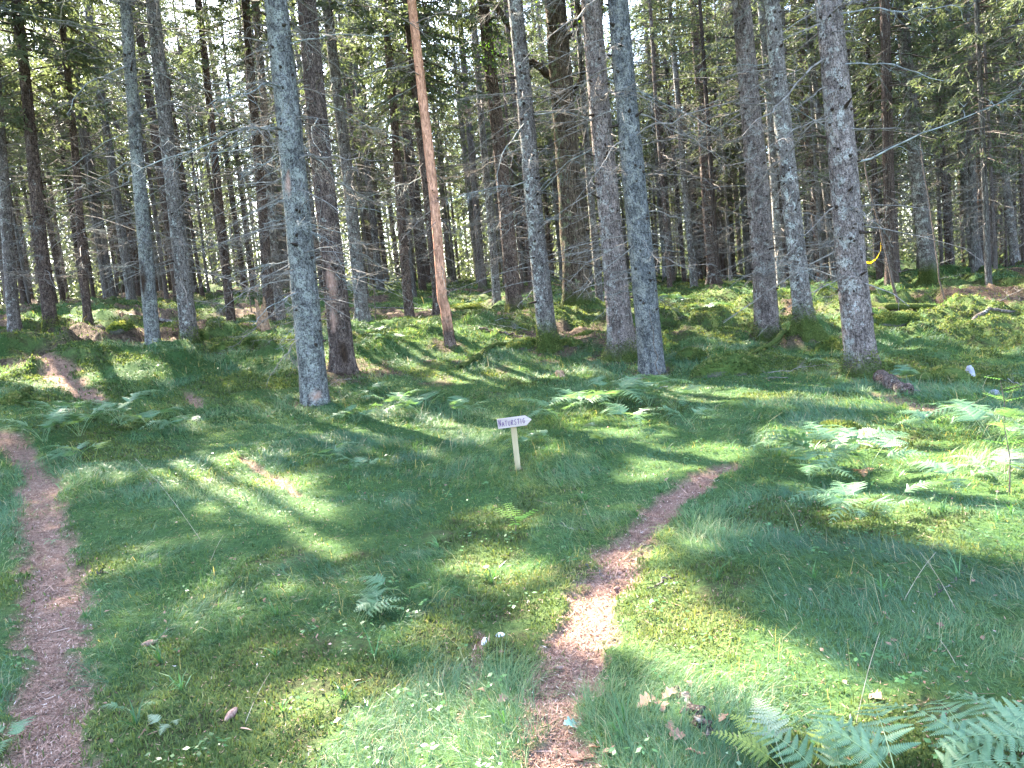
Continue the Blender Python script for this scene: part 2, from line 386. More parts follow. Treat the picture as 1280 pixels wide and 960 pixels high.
M['birch_leaf'] = m_leaf('green_leaf', [(0, (.08,.2,.03)), (1, (.2,.36,.07))], .5, .5, .3, (1.3, 1.25, .45))
M['litter'] = m_leaf('needle_litter', [(0, (.085,.043,.03)), (.5, (.25,.14,.10)), (.85, (.40,.265,.20)), (1, (.6,.5,.44))], .05, .8, .2, (1, .9, .8))
def m_ground():
    t = NT('forest_floor'); g = t.n('ShaderNodeNewGeometry').outputs['Position']
    na = t.noise(g, 3, 5, .6); nb = t.noise(g, 28, 5, .65); nc = t.noise(g, 140, 3, .6)
    soil = t.ramp(nb, [(.28, (.02,.018,.01)), (.5, (.042,.045,.018)), (.75, (.06,.08,.026))])
    moss = t.ramp(t.math('ADD', t.math('MULTIPLY', nb, .6), t.math('MULTIPLY', na, .4)), [(.3, (.024,.04,.013)), (.5, (.052,.082,.025)), (.7, (.10,.13,.04))])
    path = t.ramp(nb, [(.25, (.13,.075,.055)), (.5, (.26,.155,.115)), (.75, (.38,.25,.19))])
    path = t.mix(.85, path, t.ramp(nc, [(.36, .22), (.52, 1)]), 'MULTIPLY'); path = t.mix(.6, path, t.ramp(t.noise(g, 9, 4, .7), [(.35, .4), (.55, 1.05)]), 'MULTIPLY')
    litter = t.ramp(nb, [(.3, (.022,.015,.010)), (.5, (.085,.058,.04)), (.75, (.19,.14,.10))])
    litter = t.mix(.8, litter, t.ramp(t.noise(g, 8, 4, .7), [(.38, .3), (.56, 1.1)]), 'MULTIPLY')
    litter = t.mix(.5, litter, t.ramp(nc, [(.3, .4), (.5, 1)]), 'MULTIPLY')
    grass = t.ramp(nb, [(.3, (.02,.045,.014)), (.7, (.055,.10,.028))])
    c = t.mix(t.attr('grassy'), t.mix(t.ramp(t.noise(g, 5, 4, .7), [(.42, .08), (.54, 1.0)]), soil, moss), grass)
    c = t.mix(t.attr('littered'), c, litter); c = t.mix(t.attr('path'), c, path)
    h = t.math('ADD', nb, t.math('MULTIPLY', nc, .35))
    return t.princ(c, .95, t.bump(h, .8, .03), .1)
M['ground'] = m_ground()
def m_mound():
    t = NT('mossy_stone'); g = t.n('ShaderNodeTexCoord').outputs['Object']
    na = t.noise(g, 4, 4); nb = t.noise(g, 35, 4, .65)
    moss = t.ramp(t.math('ADD', t.math('MULTIPLY', nb, .6), t.math('MULTIPLY', na, .4)), [(.3, (.022,.035,.008)), (.5, (.05,.077,.018)), (.7, (.11,.135,.033))])
    nz = t.n('ShaderNodeSeparateXYZ'); t.l(t.n('ShaderNodeNewGeometry').outputs['Normal'], nz.inputs[0])
    f = t.ramp(t.math('ADD', nz.outputs[2], t.math('MULTIPLY', nb, .9)), [(.22, 0), (.5, 1)])
    rock = t.ramp(nb, [(.3, (.05,.045,.038)), (.7, (.16,.15,.135))])
    return t.princ(t.mix(f, rock, moss), .95, t.bump(nb, .9, .03), .1)
M['mound'] = m_mound()
def m_rock():
    t = NT('pale_stone'); g = t.n('ShaderNodeTexCoord').outputs['Object']
    return t.princ(t.ramp(t.noise(g, 14, 5), [(.3, (.17,.165,.18)), (.7, (.34,.33,.36))]), .8, t.bump(t.noise(g, 30, 4), .5, .01))
M['rock'] = m_rock()
def m_wood(name, c1, c2, ax=0):
    t = NT(name); g = t.n('ShaderNodeTexCoord').outputs['Object']; mp = t.n('ShaderNodeMapping')
    sc = [60, 60, 60]; sc[ax] = 3; mp.inputs['Scale'].default_value = sc; t.l(g, mp.inputs[0])
    n = t.noise(mp.outputs[0], 1.2, 4, .6); n2 = t.noise(g, 9, 3)
    return t.princ(t.mix(.35, t.ramp(n, [(.3, c1), (.7, c2)]), t.ramp(n2, [(.3, .7), (.6, 1)]), 'MULTIPLY'), .75, t.bump(n, .3, .003), .2)
M['board'] = m_wood('sign_board_wood', (.30,.225,.20), (.42,.335,.30))
M['post'] = m_wood('sign_post_wood', (.27,.20,.11), (.38,.30,.18), 2)
t = NT('purple_ink'); M['ink'] = t.princ((.07,.02,.10), .6)
t = NT('cone_scales'); g_ = t.n('ShaderNodeTexCoord').outputs['Object']; M['cone'] = t.princ(t.ramp(t.noise(g_, 60, 3), [(.3, (.10,.045,.035)), (.7, (.32,.2,.16))]), .7)
t = NT('dry_oak_leaf'); g_ = t.n('ShaderNodeTexCoord').outputs['Object']; M['dryleaf'] = t.leaf(t.ramp(t.noise(g_, 25, 4), [(.3, (.22,.10,.07)), (.7, (.45,.27,.2))]), .2, .6, .2, (1, .9, .7))
t = NT('fresh_oak_leaf'); g_ = t.n('ShaderNodeTexCoord').outputs['Object']; M['oakleaf'] = t.leaf(t.ramp(t.noise(g_, 25, 4), [(.3, (.17,.32,.28)), (.7, (.28,.46,.43))]), .2, .3, .6)
t = NT('yellow_strip'); g_ = t.n('ShaderNodeTexCoord').outputs['Object']; M['yellow'] = t.leaf(t.ramp(t.noise(g_, 10, 2), [(.3, (.75,.62,.02)), (.7, (.85,.75,.08))]), .5, .4, .3, (1.2, 1.1, .4))
t = NT('white_fungus'); g_ = t.n('ShaderNodeTexCoord').outputs['Object']; M['white'] = t.princ(t.ramp(t.noise(g_, 30, 3), [(.3, (.5,.5,.53)), (.7, (.8,.8,.84))]), .7)
t = NT('rotten_wood'); g_ = t.n('ShaderNodeTexCoord').outputs['Object']; M['rotten'] = t.princ(t.ramp(t.noise(g_, 22, 5), [(.3, (.10,.05,.03)), (.6, (.36,.22,.14)), (.8, (.55,.4,.28))]), .9, t.bump(t.noise(g_, 40, 4), .9, .02))

# ---------------------------------------------------------------- ground sheet
def build_ground():
    az = np.concatenate([np.linspace(-52, 52, 860), np.linspace(52, 308, 121)[1:-1]]) * math.pi / 180
    r = np.concatenate([np.array([.15]), np.geomspace(.5, 48, 560), np.geomspace(50, 500, 30)])
    A, Rr = np.meshgrid(az, r)
    x = Rr * np.sin(A); y = Rr * np.cos(A)
    fx = np.where(Rr > 55, x * 55 / Rr, x); fy = np.where(Rr > 55, y * 55 / Rr, y)
    z = np.where(Rr > 55, tz(fx, fy) + (np.minimum(Rr, 190) - 55) * .04, tz(x, y))
    V = np.c_[x.ravel(), y.ravel(), z.ravel()]
    n, k = A.shape; idx = np.arange(n * k).reshape(n, k)
    a = idx[:-1]; b = idx[1:]
    F = np.stack([a, b, np.roll(b, -1, 1), np.roll(a, -1, 1)], -1).reshape(-1, 4)[:, ::-1]
    V = np.r_[V, [[0, 0, float(tz(0., 0.))]]]
    c = len(V) - 1; f0 = idx[0]
    T = np.stack([f0, np.roll(f0, -1), np.full(k, c)], -1)[:, ::-1]
    X, Y = V[:, 0], V[:, 1]
    at = {'path': pathmask(X, Y), 'grassy': grassmask(X, Y), 'littered': littermask(X, Y)}
    me = np_mesh('forest_ground', V, [F, T], [M['ground']], at, None, True)
    o = link('forest_ground', me); tag(o, 'hummocky mossy forest floor with two worn reddish needle paths', None, None, 'structure')
build_ground()

# ---------------------------------------------------------------- grass, moss, litter (uncountable)
def wedge(rng, n, r0, r1, p=0.0, half=44):
    u = rng.random(n)
    e = 1 + p                           # pdf(r) ~ r^p
    r = (r0 ** e + u * (r1 ** e - r0 ** e)) ** (1 / e) if abs(e) > 1e-6 else r0 * (r1 / r0) ** u
    a = np.radians(rng.uniform(-half, half, n))
    return r * np.sin(a), r * np.cos(a), r
def blades(x, y, z, az, lean, L, W, curl, rng, taper=.6):
    """bent blades: base, middle and tip"""
    n = len(x); B = np.c_[x, y, z]
    h = np.c_[np.sin(az), np.cos(az), np.zeros(n)]
    up = np.array([0, 0, 1.])
    d1 = nrm(h * np.sin(lean)[:, None] + up * np.cos(lean)[:, None])
    l2 = lean + curl
    d2 = nrm(h * np.sin(l2)[:, None] + up * np.cos(l2)[:, None])
    Md = B + d1 * (L * .5)[:, None]; Tp = Md + d2 * (L * .5)[:, None]
    Tp[:, 2] = np.maximum(Tp[:, 2], z + .008)
    s = np.c_[np.cos(az), -np.sin(az), rng.uniform(-.5, .5, n)]; s = nrm(s) * (W * .5)[:, None]
    V = np.stack([B - s, B + s, Md + s * taper, Md - s * taper, Tp], 1).reshape(-1, 3)
    i = np.arange(n) * 5
    return V, np.stack([i, i + 1, i + 2, i + 3], -1), np.stack([i + 3, i + 2, i + 4], -1)
def build_grass():
    rng = np.random.default_rng(5)
    x, y, r = wedge(rng, 1050000, 1.7, 40, -.12)
    g = grassmask(x, y); pm = pathmask(x, y); lm = littermask(x, y)
    keep = rng.random(len(x)) < np.clip(.3 + g, 0, 1) * (1 - pm * .985) * (1 - .8 * lm) * np.where(r > 17, .55, 1)
    x, y, r, g = x[keep], y[keep], r[keep], g[keep]
    n = len(x)
    # gather into tussocks
    cs = .11
    cx = np.floor(x / cs); cy = np.floor(y / cs)
    jx = (cx + .2 + .6 * _h(cx, cy, 91)) * cs; jy = (cy + .2 + .6 * _h(cx, cy, 92)) * cs
    pull = .35 * _h(cx, cy, 93)
    x = x + (jx - x) * pull; y = y + (jy - y) * pull
    flow = fbm(x * .55, y * .55, 61, 2) * 13 + fbm(x * 2.6, y * 2.6, 62, 2) * 4.0
    az = flow + rng.normal(0, .75, n)
    tall = fbm(x * 1.1 + 5, y * 1.1, 63, 3)
    L = (.045 + .10 * sstep(.35, .65, tall)) * rng.uniform(.35, 1.3, n) * (1 + .012 * r) * np.clip(.45 + g * .6, 0, 1)
    strag = rng.random(n) < .002; L = np.where(strag, L * 2.2, L)
    lean = np.clip(rng.normal(.88, .3, n), .1, 1.4)
    lean = np.where(strag, lean * .5, lean)
    curl = rng.uniform(.2, 1.1, n)
    W = np.maximum(.0018, r * .00058) * rng.uniform(.6, 1.3, n) * (1 + 1.6 * (rng.random(n) < .04))
    z = tz(x, y) - .006
    V, F4, F3 = blades(x, y, z, az, lean, L, W, curl, rng)
    tone = .36 + .8 * (fbm(x * .9, y * .9, 64, 4) - .5) * 1.6 + rng.normal(0, .13, n) + .14 * (1 - g)
    dry = rng.random(n) < .05 + .05 * sstep(.5, .7, fbm(x * 2, y * 2, 66, 3)); tone = np.where(dry | strag, rng.uniform(.85, 1, n), np.clip(tone, 0, .84))
    me = np_mesh('wavy_grass', V, [F4, F3], [M['grass']], {'tone': np.repeat(tone, 5)})
    tag(link('wavy_grass', me), 'fine soft grass lying combed over the forest floor', 'grass', None, 'stuff')
def build_moss():
    rng = np.random.default_rng(6)
    x, y, r = wedge(rng, 420000, 1.7, 22, -.75)
    g = grassmask(x, y); pm = pathmask(x, y); lm = littermask(x, y)
    keep = rng.random(len(x)) < np.clip(1.0 - g * .92, 0, 1) * (1 - pm * .95) * (1 - lm * .8) * sstep(.2, .45, fbm(x * 3, y * 3, 71, 3))
    x, y, r = x[keep], y[keep], r[keep]; n = len(x)
    az = rng.uniform(0, 6.28, n); L = rng.uniform(.014, .042, n) * (1 + .04 * r); W = np.maximum(.005, r * .0013) * rng.uniform(.7, 1.3, n)
    V, F4, F3 = blades(x, y, tz(x, y) - .003, az, rng.uniform(.1, 1.25, n), L, W, rng.uniform(-.2, .5, n), rng, 1.1)
    tone = np.clip(.5 + 1.3 * (fbm(x * 1.7, y * 1.7, 72, 4) - .5) + rng.normal(0, .15, n), 0, 1)
    me = np_mesh('carpet_moss', V, [F4, F3], [M['moss']], {'tone': np.repeat(tone, 5)})
    tag(link('carpet_moss', me), 'yellow green carpet moss between the grass', 'moss', None, 'stuff')
def build_far_moss():
    rng = np.random.default_rng(16)
    x, y, r = wedge(rng, 560000, 11, 42, -.4)
    g = grassmask(x, y); lm = littermask(x, y)
    keep = rng.random(len(x)) < np.clip(1.0 - g * .8, 0, 1) * (1 - lm * .85) * (1 - pathmask(x, y)) * (.15 + .85 * sstep(.3, .5, fbm(x * 1.4, y * 1.4, 73, 3)))
    x, y, r = x[keep], y[keep], r[keep]; n = len(x)
    V, F4, F3 = blades(x, y, tz(x, y) - .004, rng.uniform(0, 6.28, n), rng.uniform(.1, 1.2, n), rng.uniform(.02, .055, n), r * .0013 * rng.uniform(.5, 1.3, n), rng.uniform(-.2, .6, n), rng, 1.1)
    tone = np.clip(.42 + 1.5 * (fbm(x * .9, y * .9, 74, 4) - .5) + rng.normal(0, .2, n), 0, 1)
    tag(link('feather_moss', np_mesh('feather_moss', V, [F4, F3], [M['moss']], {'tone': np.repeat(tone, 5)})), 'shaggy feather moss over the humps between the spruces', 'moss', None, 'stuff')
def build_litter():
    rng = np.random.default_rng(7)
    x, y, r = wedge(rng, 1000000, 1.8, 24, -.7)
    pm = pathmask(x, y); lm = littermask(x, y); g = grassmask(x, y)
    keep = rng.random(len(x)) < np.clip(pm * 1.0 + lm * .5 + .03 * (1 - .6 * g), 0, 1)
    x, y, r = x[keep], y[keep], r[keep]; n = len(x)
    L = rng.uniform(.008, .027, n); big = rng.random(n) < .010; L = np.where(big, rng.uniform(.04, .12, n), L)
    W = np.where(big, .004, .0022) * (1 + .12 * r) * rng.uniform(.6, 1.5, n)
    V, F4, F3 = blades(x, y, tz(x, y) + .002 + rng.uniform(0, .006, n), rng.uniform(0, 6.28, n), rng.uniform(1.25, 1.6, n), L, W, rng.uniform(-.1, .1, n), rng, 1.0)
    tone = np.clip(rng.normal(.5, .22, n), 0, .9); pale = rng.random(n) < .006; tone = np.where(pale, 1, tone)
    # crumpled bits of dead leaf
    xb, yb, r = wedge(rng, 2600, 2.0, 14, -.2); kb = rng.random(len(xb)) < .05 + .4 * (fbm(xb * 1.6, yb * 1.6, 67, 3) > .55); xb, yb = xb[kb], yb[kb]; nb = len(xb)
    c = np.c_[xb, yb, tz(xb, yb) + rng.uniform(.005, .02, nb)]; d = nrm(rng.normal(0, 1, (nb, 3)) * [1, 1, .4]); s2 = nrm(np.cross(d, rng.normal(0, .4, (nb, 3)) + [0, 0, 1])); Lb = rng.uniform(.007, .02, nb)[:, None]
    Vb = np.stack([c - d * Lb, c + s2 * Lb * .6 + [0, 0, .004], c + d * Lb, c - s2 * Lb * .5, c - d * Lb * .4 - s2 * Lb * .4], 1).reshape(-1, 3); i = np.arange(nb) * 5 + len(V)
    V = np.concatenate([V, Vb]); F3 = np.concatenate([F3, np.stack([i, i + 1, i + 4], -1), np.stack([i + 1, i + 3, i + 4], -1), np.stack([i + 1, i + 2, i + 3], -1)])
    me = np_mesh('needle_litter', V, [F4, F3], [M['litter']], {'tone': np.concatenate([np.repeat(tone, 5), np.repeat(rng.choice([.3, .55, .8], nb, p=[.45, .42, .13]), 5)])})
    tag(link('needle_litter', me), 'reddish brown fallen needles and bits of twig on the worn paths', 'litter', None, 'stuff')
def build_herbs():
    """small broad leaved seedlings scattered through the grass"""
    rng = np.random.default_rng(8); A = Acc()
    x, y, r = wedge(rng, 1500, 2.2, 18, -.1)
    keep = (pathmask(x, y) < .3) & (rng.random(len(x)) < sstep(.42, .6, fbm(x * 1.3, y * 1.3, 81, 3)) + .12)
    x, y = x[keep], y[keep]; Z = tz(x, y)
    for k in range(len(x)):
        n = rng.integers(4, 10); hgt = rng.uniform(.03, .11); tone = rng.choice([.15, .4, .7, .93], p=[.4, .4, .17, .03])
        a = rng.uniform(0, 6.28, n); rad = rng.uniform(.01, .05, n)
        c = np.c_[x[k] + rad * np.cos(a), y[k] + rad * np.sin(a), Z[k] + hgt * rng.uniform(.6, 1.1, n)]
        L = rng.uniform(.006, .015, n)[:, None]; d = np.c_[np.cos(a), np.sin(a), rng.uniform(-.5, .3, n)]; s = np.c_[-np.sin(a), np.cos(a), rng.uniform(-.3, .3, n)]
        V = np.stack([c - d * L, c + s * L * .75, c + d * L * 1.2, c - s * L * .75], 1).reshape(-1, 3); i = np.arange(n) * 4
        A.add(V, np.stack([i, i + 1, i + 2, i + 3], -1), tone=np.clip(tone + rng.normal(0, .08), 0, 1))
    xt, yt, r = wedge(rng, 170, 2.3, 12, .1); k2 = pathmask(xt, yt) < .2; xt, yt = xt[k2], yt[k2]
    for x0, y0 in zip(xt, yt):
        n = rng.integers(7, 16); az = rng.uniform(0, 6.28, n); L = rng.uniform(.06, .17, n)
        V, F4, F3 = blades(np.full(n, x0) + rng.normal(0, .006, n), np.full(n, y0) + rng.normal(0, .006, n), np.full(n, float(tz(x0, y0))), az, rng.uniform(.3, 1.0, n), L, rng.uniform(.004, .0075, n), rng.uniform(.3, .9, n), rng, .9)
        A.add(V, F4, F3, tone=np.clip(rng.choice([.1, .3, .6]) + rng.normal(0, .08), 0, 1))
    tag(link('ground_herbs', A.mesh('ground_herbs', [M['herb']])), 'small broad leaved woodland herbs scattered in the grass', 'herbs', None, 'stuff')
build_grass(); build_moss(); build_far_moss(); build_litter(); build_herbs()

def fuzz(parent, P, N, rng, L=(.012, .035), W=.009, name='moss_tufts'):
    """short mossy leaves standing on a surface"""
    n = len(P); d = nrm(N + rng.normal(0, .55, (n, 3))); s2 = nrm(np.cross(d, rng.normal(0, 1, (n, 3)))) * (W * rng.uniform(.5, 1, n))[:, None]
    l = rng.uniform(*L, n)[:, None]; V = np.stack([P - s2, P + s2, P + d * l * .6 + s2 * .9, P + d * l, P + d * l * .6 - s2 * .9], 1).reshape(-1, 3); i = np.arange(n) * 5
    tone = np.clip(.5 + 1.2 * (fbm(P[:, 0] * 5, P[:, 1] * 5 + P[:, 2] * 5, 88, 3) - .5) + rng.normal(0, .18, n), 0, 1)
    return link(name, np_mesh(name, V, [np.stack([i, i + 1, i + 2, i + 3, i + 4], -1)], [M['moss']], {'tone': np.repeat(tone, 5)}), parent)
def surf_sample(me, n, rng, pick):
    V = np.empty(len(me.vertices) * 3, np.float32); me.vertices.foreach_get('co', V); V = V.reshape(-1, 3)
    NV = np.array([v.normal[:] for v in me.vertices]); w = pick(V, NV); j = rng.choice(len(V), n, p=w / w.sum())
    sp = np.median(np.linalg.norm(V[1:60] - V[:59], axis=1)); T = rng.normal(0, sp * .45, (n, 3)); T -= NV[j] * (T * NV[j]).sum(1)[:, None]
    return V[j] + T, NV[j]
# ---------------------------------------------------------------- trees
def trunk_mesh(name, mat, r0, H, seed, lean=(0, 0), curve=None, mossy=.4, flare=.6, nroots=5, sides=24, seg=90, stubs=60, taper=.042,
               scar=None, bare=None, segz=None, lump=.05):
    """trunk along lean (dx,dz per m) from z=-0.3 up; curve: list of (z, dx, dy) offsets"""
    rng = np.random.default_rng(seed)
    zz = np.concatenate([np.linspace(-.35, .8, 22), np.linspace(.85, min(9, H), seg), np.linspace(min(9, H) + .4, H, 14)]) if H > 9 else np.concatenate([np.linspace(-.25, .6, 10), np.linspace(.65, H, max(8, seg // 3))])
    an = np.arange(sides) * 2 * np.pi / sides
    ox = np.array(lean[0]) * zz; oy = np.array(lean[1]) * zz
    ph = rng.uniform(0, 6.28, 4)
    wob = .012 * H / 20
    ox = ox + wob * np.sin(zz * .9 + ph[0]) + wob * 1.5 * np.sin(zz * .33 + ph[1]); oy = oy + wob * np.sin(zz * .8 + ph[2])
    ox -= np.interp(0, zz, ox); oy -= np.interp(0, zz, oy)
    if curve: cz = [c[0] for c in curve]; ox = ox + np.interp(zz, cz, [c[1] for c in curve]); oy = oy + np.interp(zz, cz, [c[2] for c in curve])
    zc = np.maximum(zz, 0)
    rad = np.where(zc < 8, r0 * (1 - taper * zc), r0 * (1 - taper * 8) * (1 - (zc - 8) / max(H - 8, .1)) + .01) if H > 9 else r0 * (1 - zc / H * .8) + .003
    Z, An = np.meshgrid(zz, an, indexing='ij')
    fl = np.exp(-np.maximum(Z + .05, 0) / (.12 + r0 * .55))
    roots = .5 + .5 * np.cos(An * nroots + ph[3] + .5 * np.sin(An * 2))
    roots = roots ** 2
    Rm = rad[:, None] * (1 + flare * fl * (.25 + 1.25 * roots))
    nzs = fbm(An * 2.2 / 6.28 * 6 + seed, Z * 1.6, seed, 3) - .5
    nzf = fbm(np.cos(An) * 5 + Z * 9 + seed, np.sin(An) * 5 + Z * 7, seed + 3, 3) - .5
    Rm = Rm * (1 + lump * 2 * nzs + .06 * nzf)
    X = ox[:, None] + Rm * np.cos(An); Y = oy[:, None] + Rm * np.sin(An)
    V = np.stack([X, Y, Z], -1).reshape(-1, 3)
    idx = np.arange(len(zz) * sides).reshape(len(zz), sides); a = idx[:-1]; b = idx[1:]
    F = np.stack([a, np.roll(a, -1, 1), np.roll(b, -1, 1), b], -1).reshape(-1, 4)
    A = Acc()
    mo = np.clip(mossy * 1.0 * np.exp(-np.maximum(Z, 0) / (.18 + mossy * .35)) * 1.2 + .3 * mossy * roots * fl, 0, 1).ravel() if mossy > 0 else 0
    sc = np.zeros(Z.shape); br = np.zeros(Z.shape)
    for lst, arr in ((scar, sc), (bare, br)):
        for (az0, z0, wa, hz) in lst or ():
            d = ((An - az0 + np.pi) % (2 * np.pi) - np.pi)
            arr += np.clip(1.6 - 1.6 * np.sqrt((d / wa) ** 2 + ((Z - z0) / hz) ** 2) + nzf * 1.5, 0, 1)
    A.add(V, F, mossy=mo, scar=np.clip(sc, 0, 1).ravel(), bare=np.clip(br, 0, 1).ravel())
    if stubs:
        zs = rng.uniform(.9, min(9, H * .6), stubs); aa = rng.uniform(0, 6.28, stubs)
        cx = np.interp(zs, zz, ox); cy = np.interp(zs, zz, oy); rr = np.interp(zs, zz, rad)
        d = np.c_[np.cos(aa), np.sin(aa), rng.uniform(-.2, .4, stubs)]
        ln = rng.uniform(.01, .06, stubs) + (rng.random(stubs) < .12) * rng.uniform(.05, .2, stubs)
        b0 = np.c_[cx, cy, zs] + d * (rr * .9)[:, None]
        Pp = np.stack([b0, b0 + d * (rr * .1 + ln * .5)[:, None], b0 + d * (rr * .1 + ln)[:, None]], 1)
        q = rng.uniform(.011, .022, stubs) * min(1, r0 / .18)
        Vs, Fs = tubes(Pp, np.stack([q * 1.5, q, q * .35], 1), 5)
        A.add(Vs, Fs, scar=.85)
    me = A.mesh(name, [mat], True)
    return me, (zz, ox, oy, rad)
def branch_curve(rng, L, up=0., droop=.15, k=8, wig=.06):
    u = np.linspace(0, 1, k); p = np.zeros((k, 3)); p[:, 0] = u * L
    p[:, 2] = L * (up * u - droop * u ** 1.6); p[:, 1] = L * wig * np.sin(u * rng.uniform(2, 5) + rng.uniform(0, 6)) - L * wig * np.sin(rng.uniform(0, 6)) * 0
    p[:, 1] -= p[0, 1]; p += np.r_[[[0, 0, 0]], rng.normal(0, .012 * L, (k - 1, 3))]
    return p
def dead_branch_mesh(seed, mat, L=1.0, dense=1.0):
    """a bare dead spruce branch along +X, with thin side twigs"""
    rng = np.random.default_rng(seed); A = Acc()
    P = branch_curve(rng, L, rng.uniform(-.25, .15), rng.uniform(0, .25), 10)
    A.add(*tubes(P[None], np.linspace(.0065, .0018, 10)[None] * (.7 + .5 * L), 5))
    n = int(rng.integers(9, 18) * dense); u = rng.uniform(.12, 1, n); i = u * 9
    b = np.stack([np.interp(i, np.arange(10), P[:, c]) for c in range(3)], 1)
    a = rng.uniform(-1.25, 1.25, n) + np.where(rng.random(n) < .5, 0, 0); sg = rng.choice([-1, 1], n)
    d = nrm(np.c_[np.cos(.9 + a * .2), sg * np.sin(.9 + a * .2), rng.normal(-.1, .35, n)])
    ln = rng.uniform(.1, .42, n) * L * (1.15 - u * .7)
    k = 4; w = np.linspace(0, 1, k)
    T = b[:, None] + d[:, None] * (ln[:, None] * w)[..., None] + rng.normal(0, .02, (n, k, 3)) * w[None, :, None]
    T[..., 2] -= (w ** 2 * .18)[None] * ln[:, None]
    A.add(*tubes(T, np.linspace(.0028, .0012, k)[None] * np.ones((n, 1)), 3))
    m_ = n * 2; j = rng.integers(0, n, m_); v = rng.uniform(.3, .95, m_)
    b2 = b[j] + d[j] * (ln[j] * v)[:, None]; d2 = nrm(d[j] + rng.normal(0, .7, (m_, 3)))
    T2 = b2[:, None] + d2[:, None] * (ln[j] * .35)[:, None, None] * np.linspace(0, 1, 2)[None, :, None]
    A.add(*tubes(T2, np.array([[.0022, .001]]) * np.ones((m_, 1)), 3))
    return A.mesh('dead_branch', [mat], True)
DB = [dead_branch_mesh(100 + i, M['twig'] if i % 3 else M['twig_lichen'], 1.0) for i in range(12)]
def crown_data(seed, H, zc, Lmax, dens=1.0, wid=.03, whorl=.36, dead_from=2.0, sides_n=4, dead_dens=1.0):
    """limbs and needle sprays of a spruce; returns twig bases and all geometry arrays"""
    rng = np.random.default_rng(seed)
    zs = []; 
    z = zc
    while z < H - .3:
        nb = rng.integers(4, 7)
        for _ in range(nb): zs.append(z + rng.uniform(-.12, .12))
        z += whorl * rng.uniform(.8, 1.2)
    z0 = np.array(zs); n = len(z0); fr = np.clip((z0 - zc) / (H - zc), 0, 1)
    az = rng.uniform(0, 6.28, n)
    L = Lmax * (1 - fr) ** .75 * rng.uniform(.55, 1.15, n) * np.clip(.45 + fr * 4.0, 0, 1) + .15
    slope = -.22 + .75 * fr + rng.normal(0, .1, n); droop = .28 * (1 - fr)
    hd = np.c_[np.cos(az), np.sin(az)]
    def pt(bi, u):
        Lb = L[bi]
        zc_ = z0[bi] + Lb * (slope[bi] * u - droop[bi] * u ** 2 + .12 * u ** 4)
        return np.c_[hd[bi] * (Lb * u)[:, None], zc_]
    k = 4; uu = np.linspace(0, 1, k)
    PB = np.stack([pt(np.arange(n), np.full(n, q)) for q in uu], 1)
    RB = np.linspace(1, .2, k)[None] * (.006 + .011 * L[:, None])
    nt = np.maximum((L / .085 * dens).astype(int), 3); bi = np.repeat(np.arange(n), nt); T = len(bi)
    u = rng.uniform(.08, 1.0, T) ** .8; base = pt(bi, u)
    sg = rng.choice([-1., 1.], T); hang = rng.uniform(.1, 1.1, T)
    sd = np.c_[-hd[bi][:, 1], hd[bi][:, 0]] * sg[:, None]
    d = nrm(np.c_[hd[bi] * rng.uniform(.3, .8, T)[:, None] + sd * rng.uniform(.2, .9, T)[:, None], -hang * (1 - .6 * fr[bi])])
    tl = (.12 + .36 * rng.random(T)) * np.clip(L[bi] / 1.6, .35, 1.1) * (1.15 - .5 * u)
    tone = np.clip(rng.normal(.42, .16, T) + .25 * (u - .5), 0, 1)
    # slivers: one along each twig and several forking off
    S = 1 + sides_n
    B = np.repeat(base[:, None], S, 1); D = np.repeat(d[:, None], S, 1); Ln = np.repeat(tl[:, None], S, 1).copy()
    fr_ = np.linspace(.15, .8, sides_n)
    B[:, 1:] += d[:, None] * (tl[:, None] * fr_)[..., None]
    rv = rng.normal(0, 1, (T, 3)); pl = nrm(np.cross(d, rv)); s_ = np.where(np.arange(sides_n) % 2, 1., -1.)
    D[:, 1:] = nrm(d[:, None] * .75 + pl[:, None] * s_[:, None] * .75 + rng.normal(0, .22, (T, sides_n, 3)))
    Ln[:, 1:] *= (.62 - .35 * fr_) * rng.uniform(.7, 1.2, (T, sides_n))
    side = nrm(np.cross(D, rng.normal(0, 1, (T, S, 3)) * .5 + pl[:, None] * 0 + np.array([0, 0, .6])))
    w = wid * rng.uniform(.7, 1.2, (T, S))
    a = B - side * w[..., None] * .35; b = B + D * (Ln * .45)[..., None] + side * w[..., None] * .5
    c = B + D * Ln[..., None]; e = B + D * (Ln * .45)[..., None] - side * w[..., None] * .5
    Q = np.stack([a, b, c, e], 2)             # (T,S,4,3)
    # dead lower branches
    nd = int((zc - dead_from) * 5.0 * dead_dens)
    dead = None
    if nd > 0:
        zd = rng.uniform(dead_from, zc + 1.5, nd); ad = rng.uniform(0, 6.28, nd); Ld = rng.uniform(.3, 1.9, nd)
        h2 = np.c_[np.cos(ad), np.sin(ad), rng.uniform(-.35, .15, nd)]
        PD = np.c_[np.zeros((nd, 2)), zd][:, None] + h2[:, None] * (Ld[:, None] * uu)[..., None]
        PD[..., 2] -= (uu ** 2 * .15)[None] * Ld[:, None]
        PD[:, 1:, :2] += rng.normal(0, .05, (nd, k - 1, 2))
        m_ = nd * 5; j = rng.integers(0, nd, m_); v = rng.uniform(.2, 1, m_)
        b2 = np.c_[np.zeros((m_, 2)), zd[j]] + h2[j] * (Ld[j] * v)[:, None]; b2[:, 2] -= v ** 2 * .15 * Ld[j]
        d2 = nrm(h2[j] * .6 + rng.normal(0, .6, (m_, 3)) - np.array([0, 0, .2]))
        PT = np.stack([b2, b2 + d2 * rng.uniform(.12, .5, m_)[:, None]], 1)
        dead = (PD, np.linspace(.011, .004, k)[None] * np.ones((nd, 1)), PT)
    return dict(base=base, Q=Q, tone=tone, PB=PB, RB=RB, dead=dead, T=T, S=S)
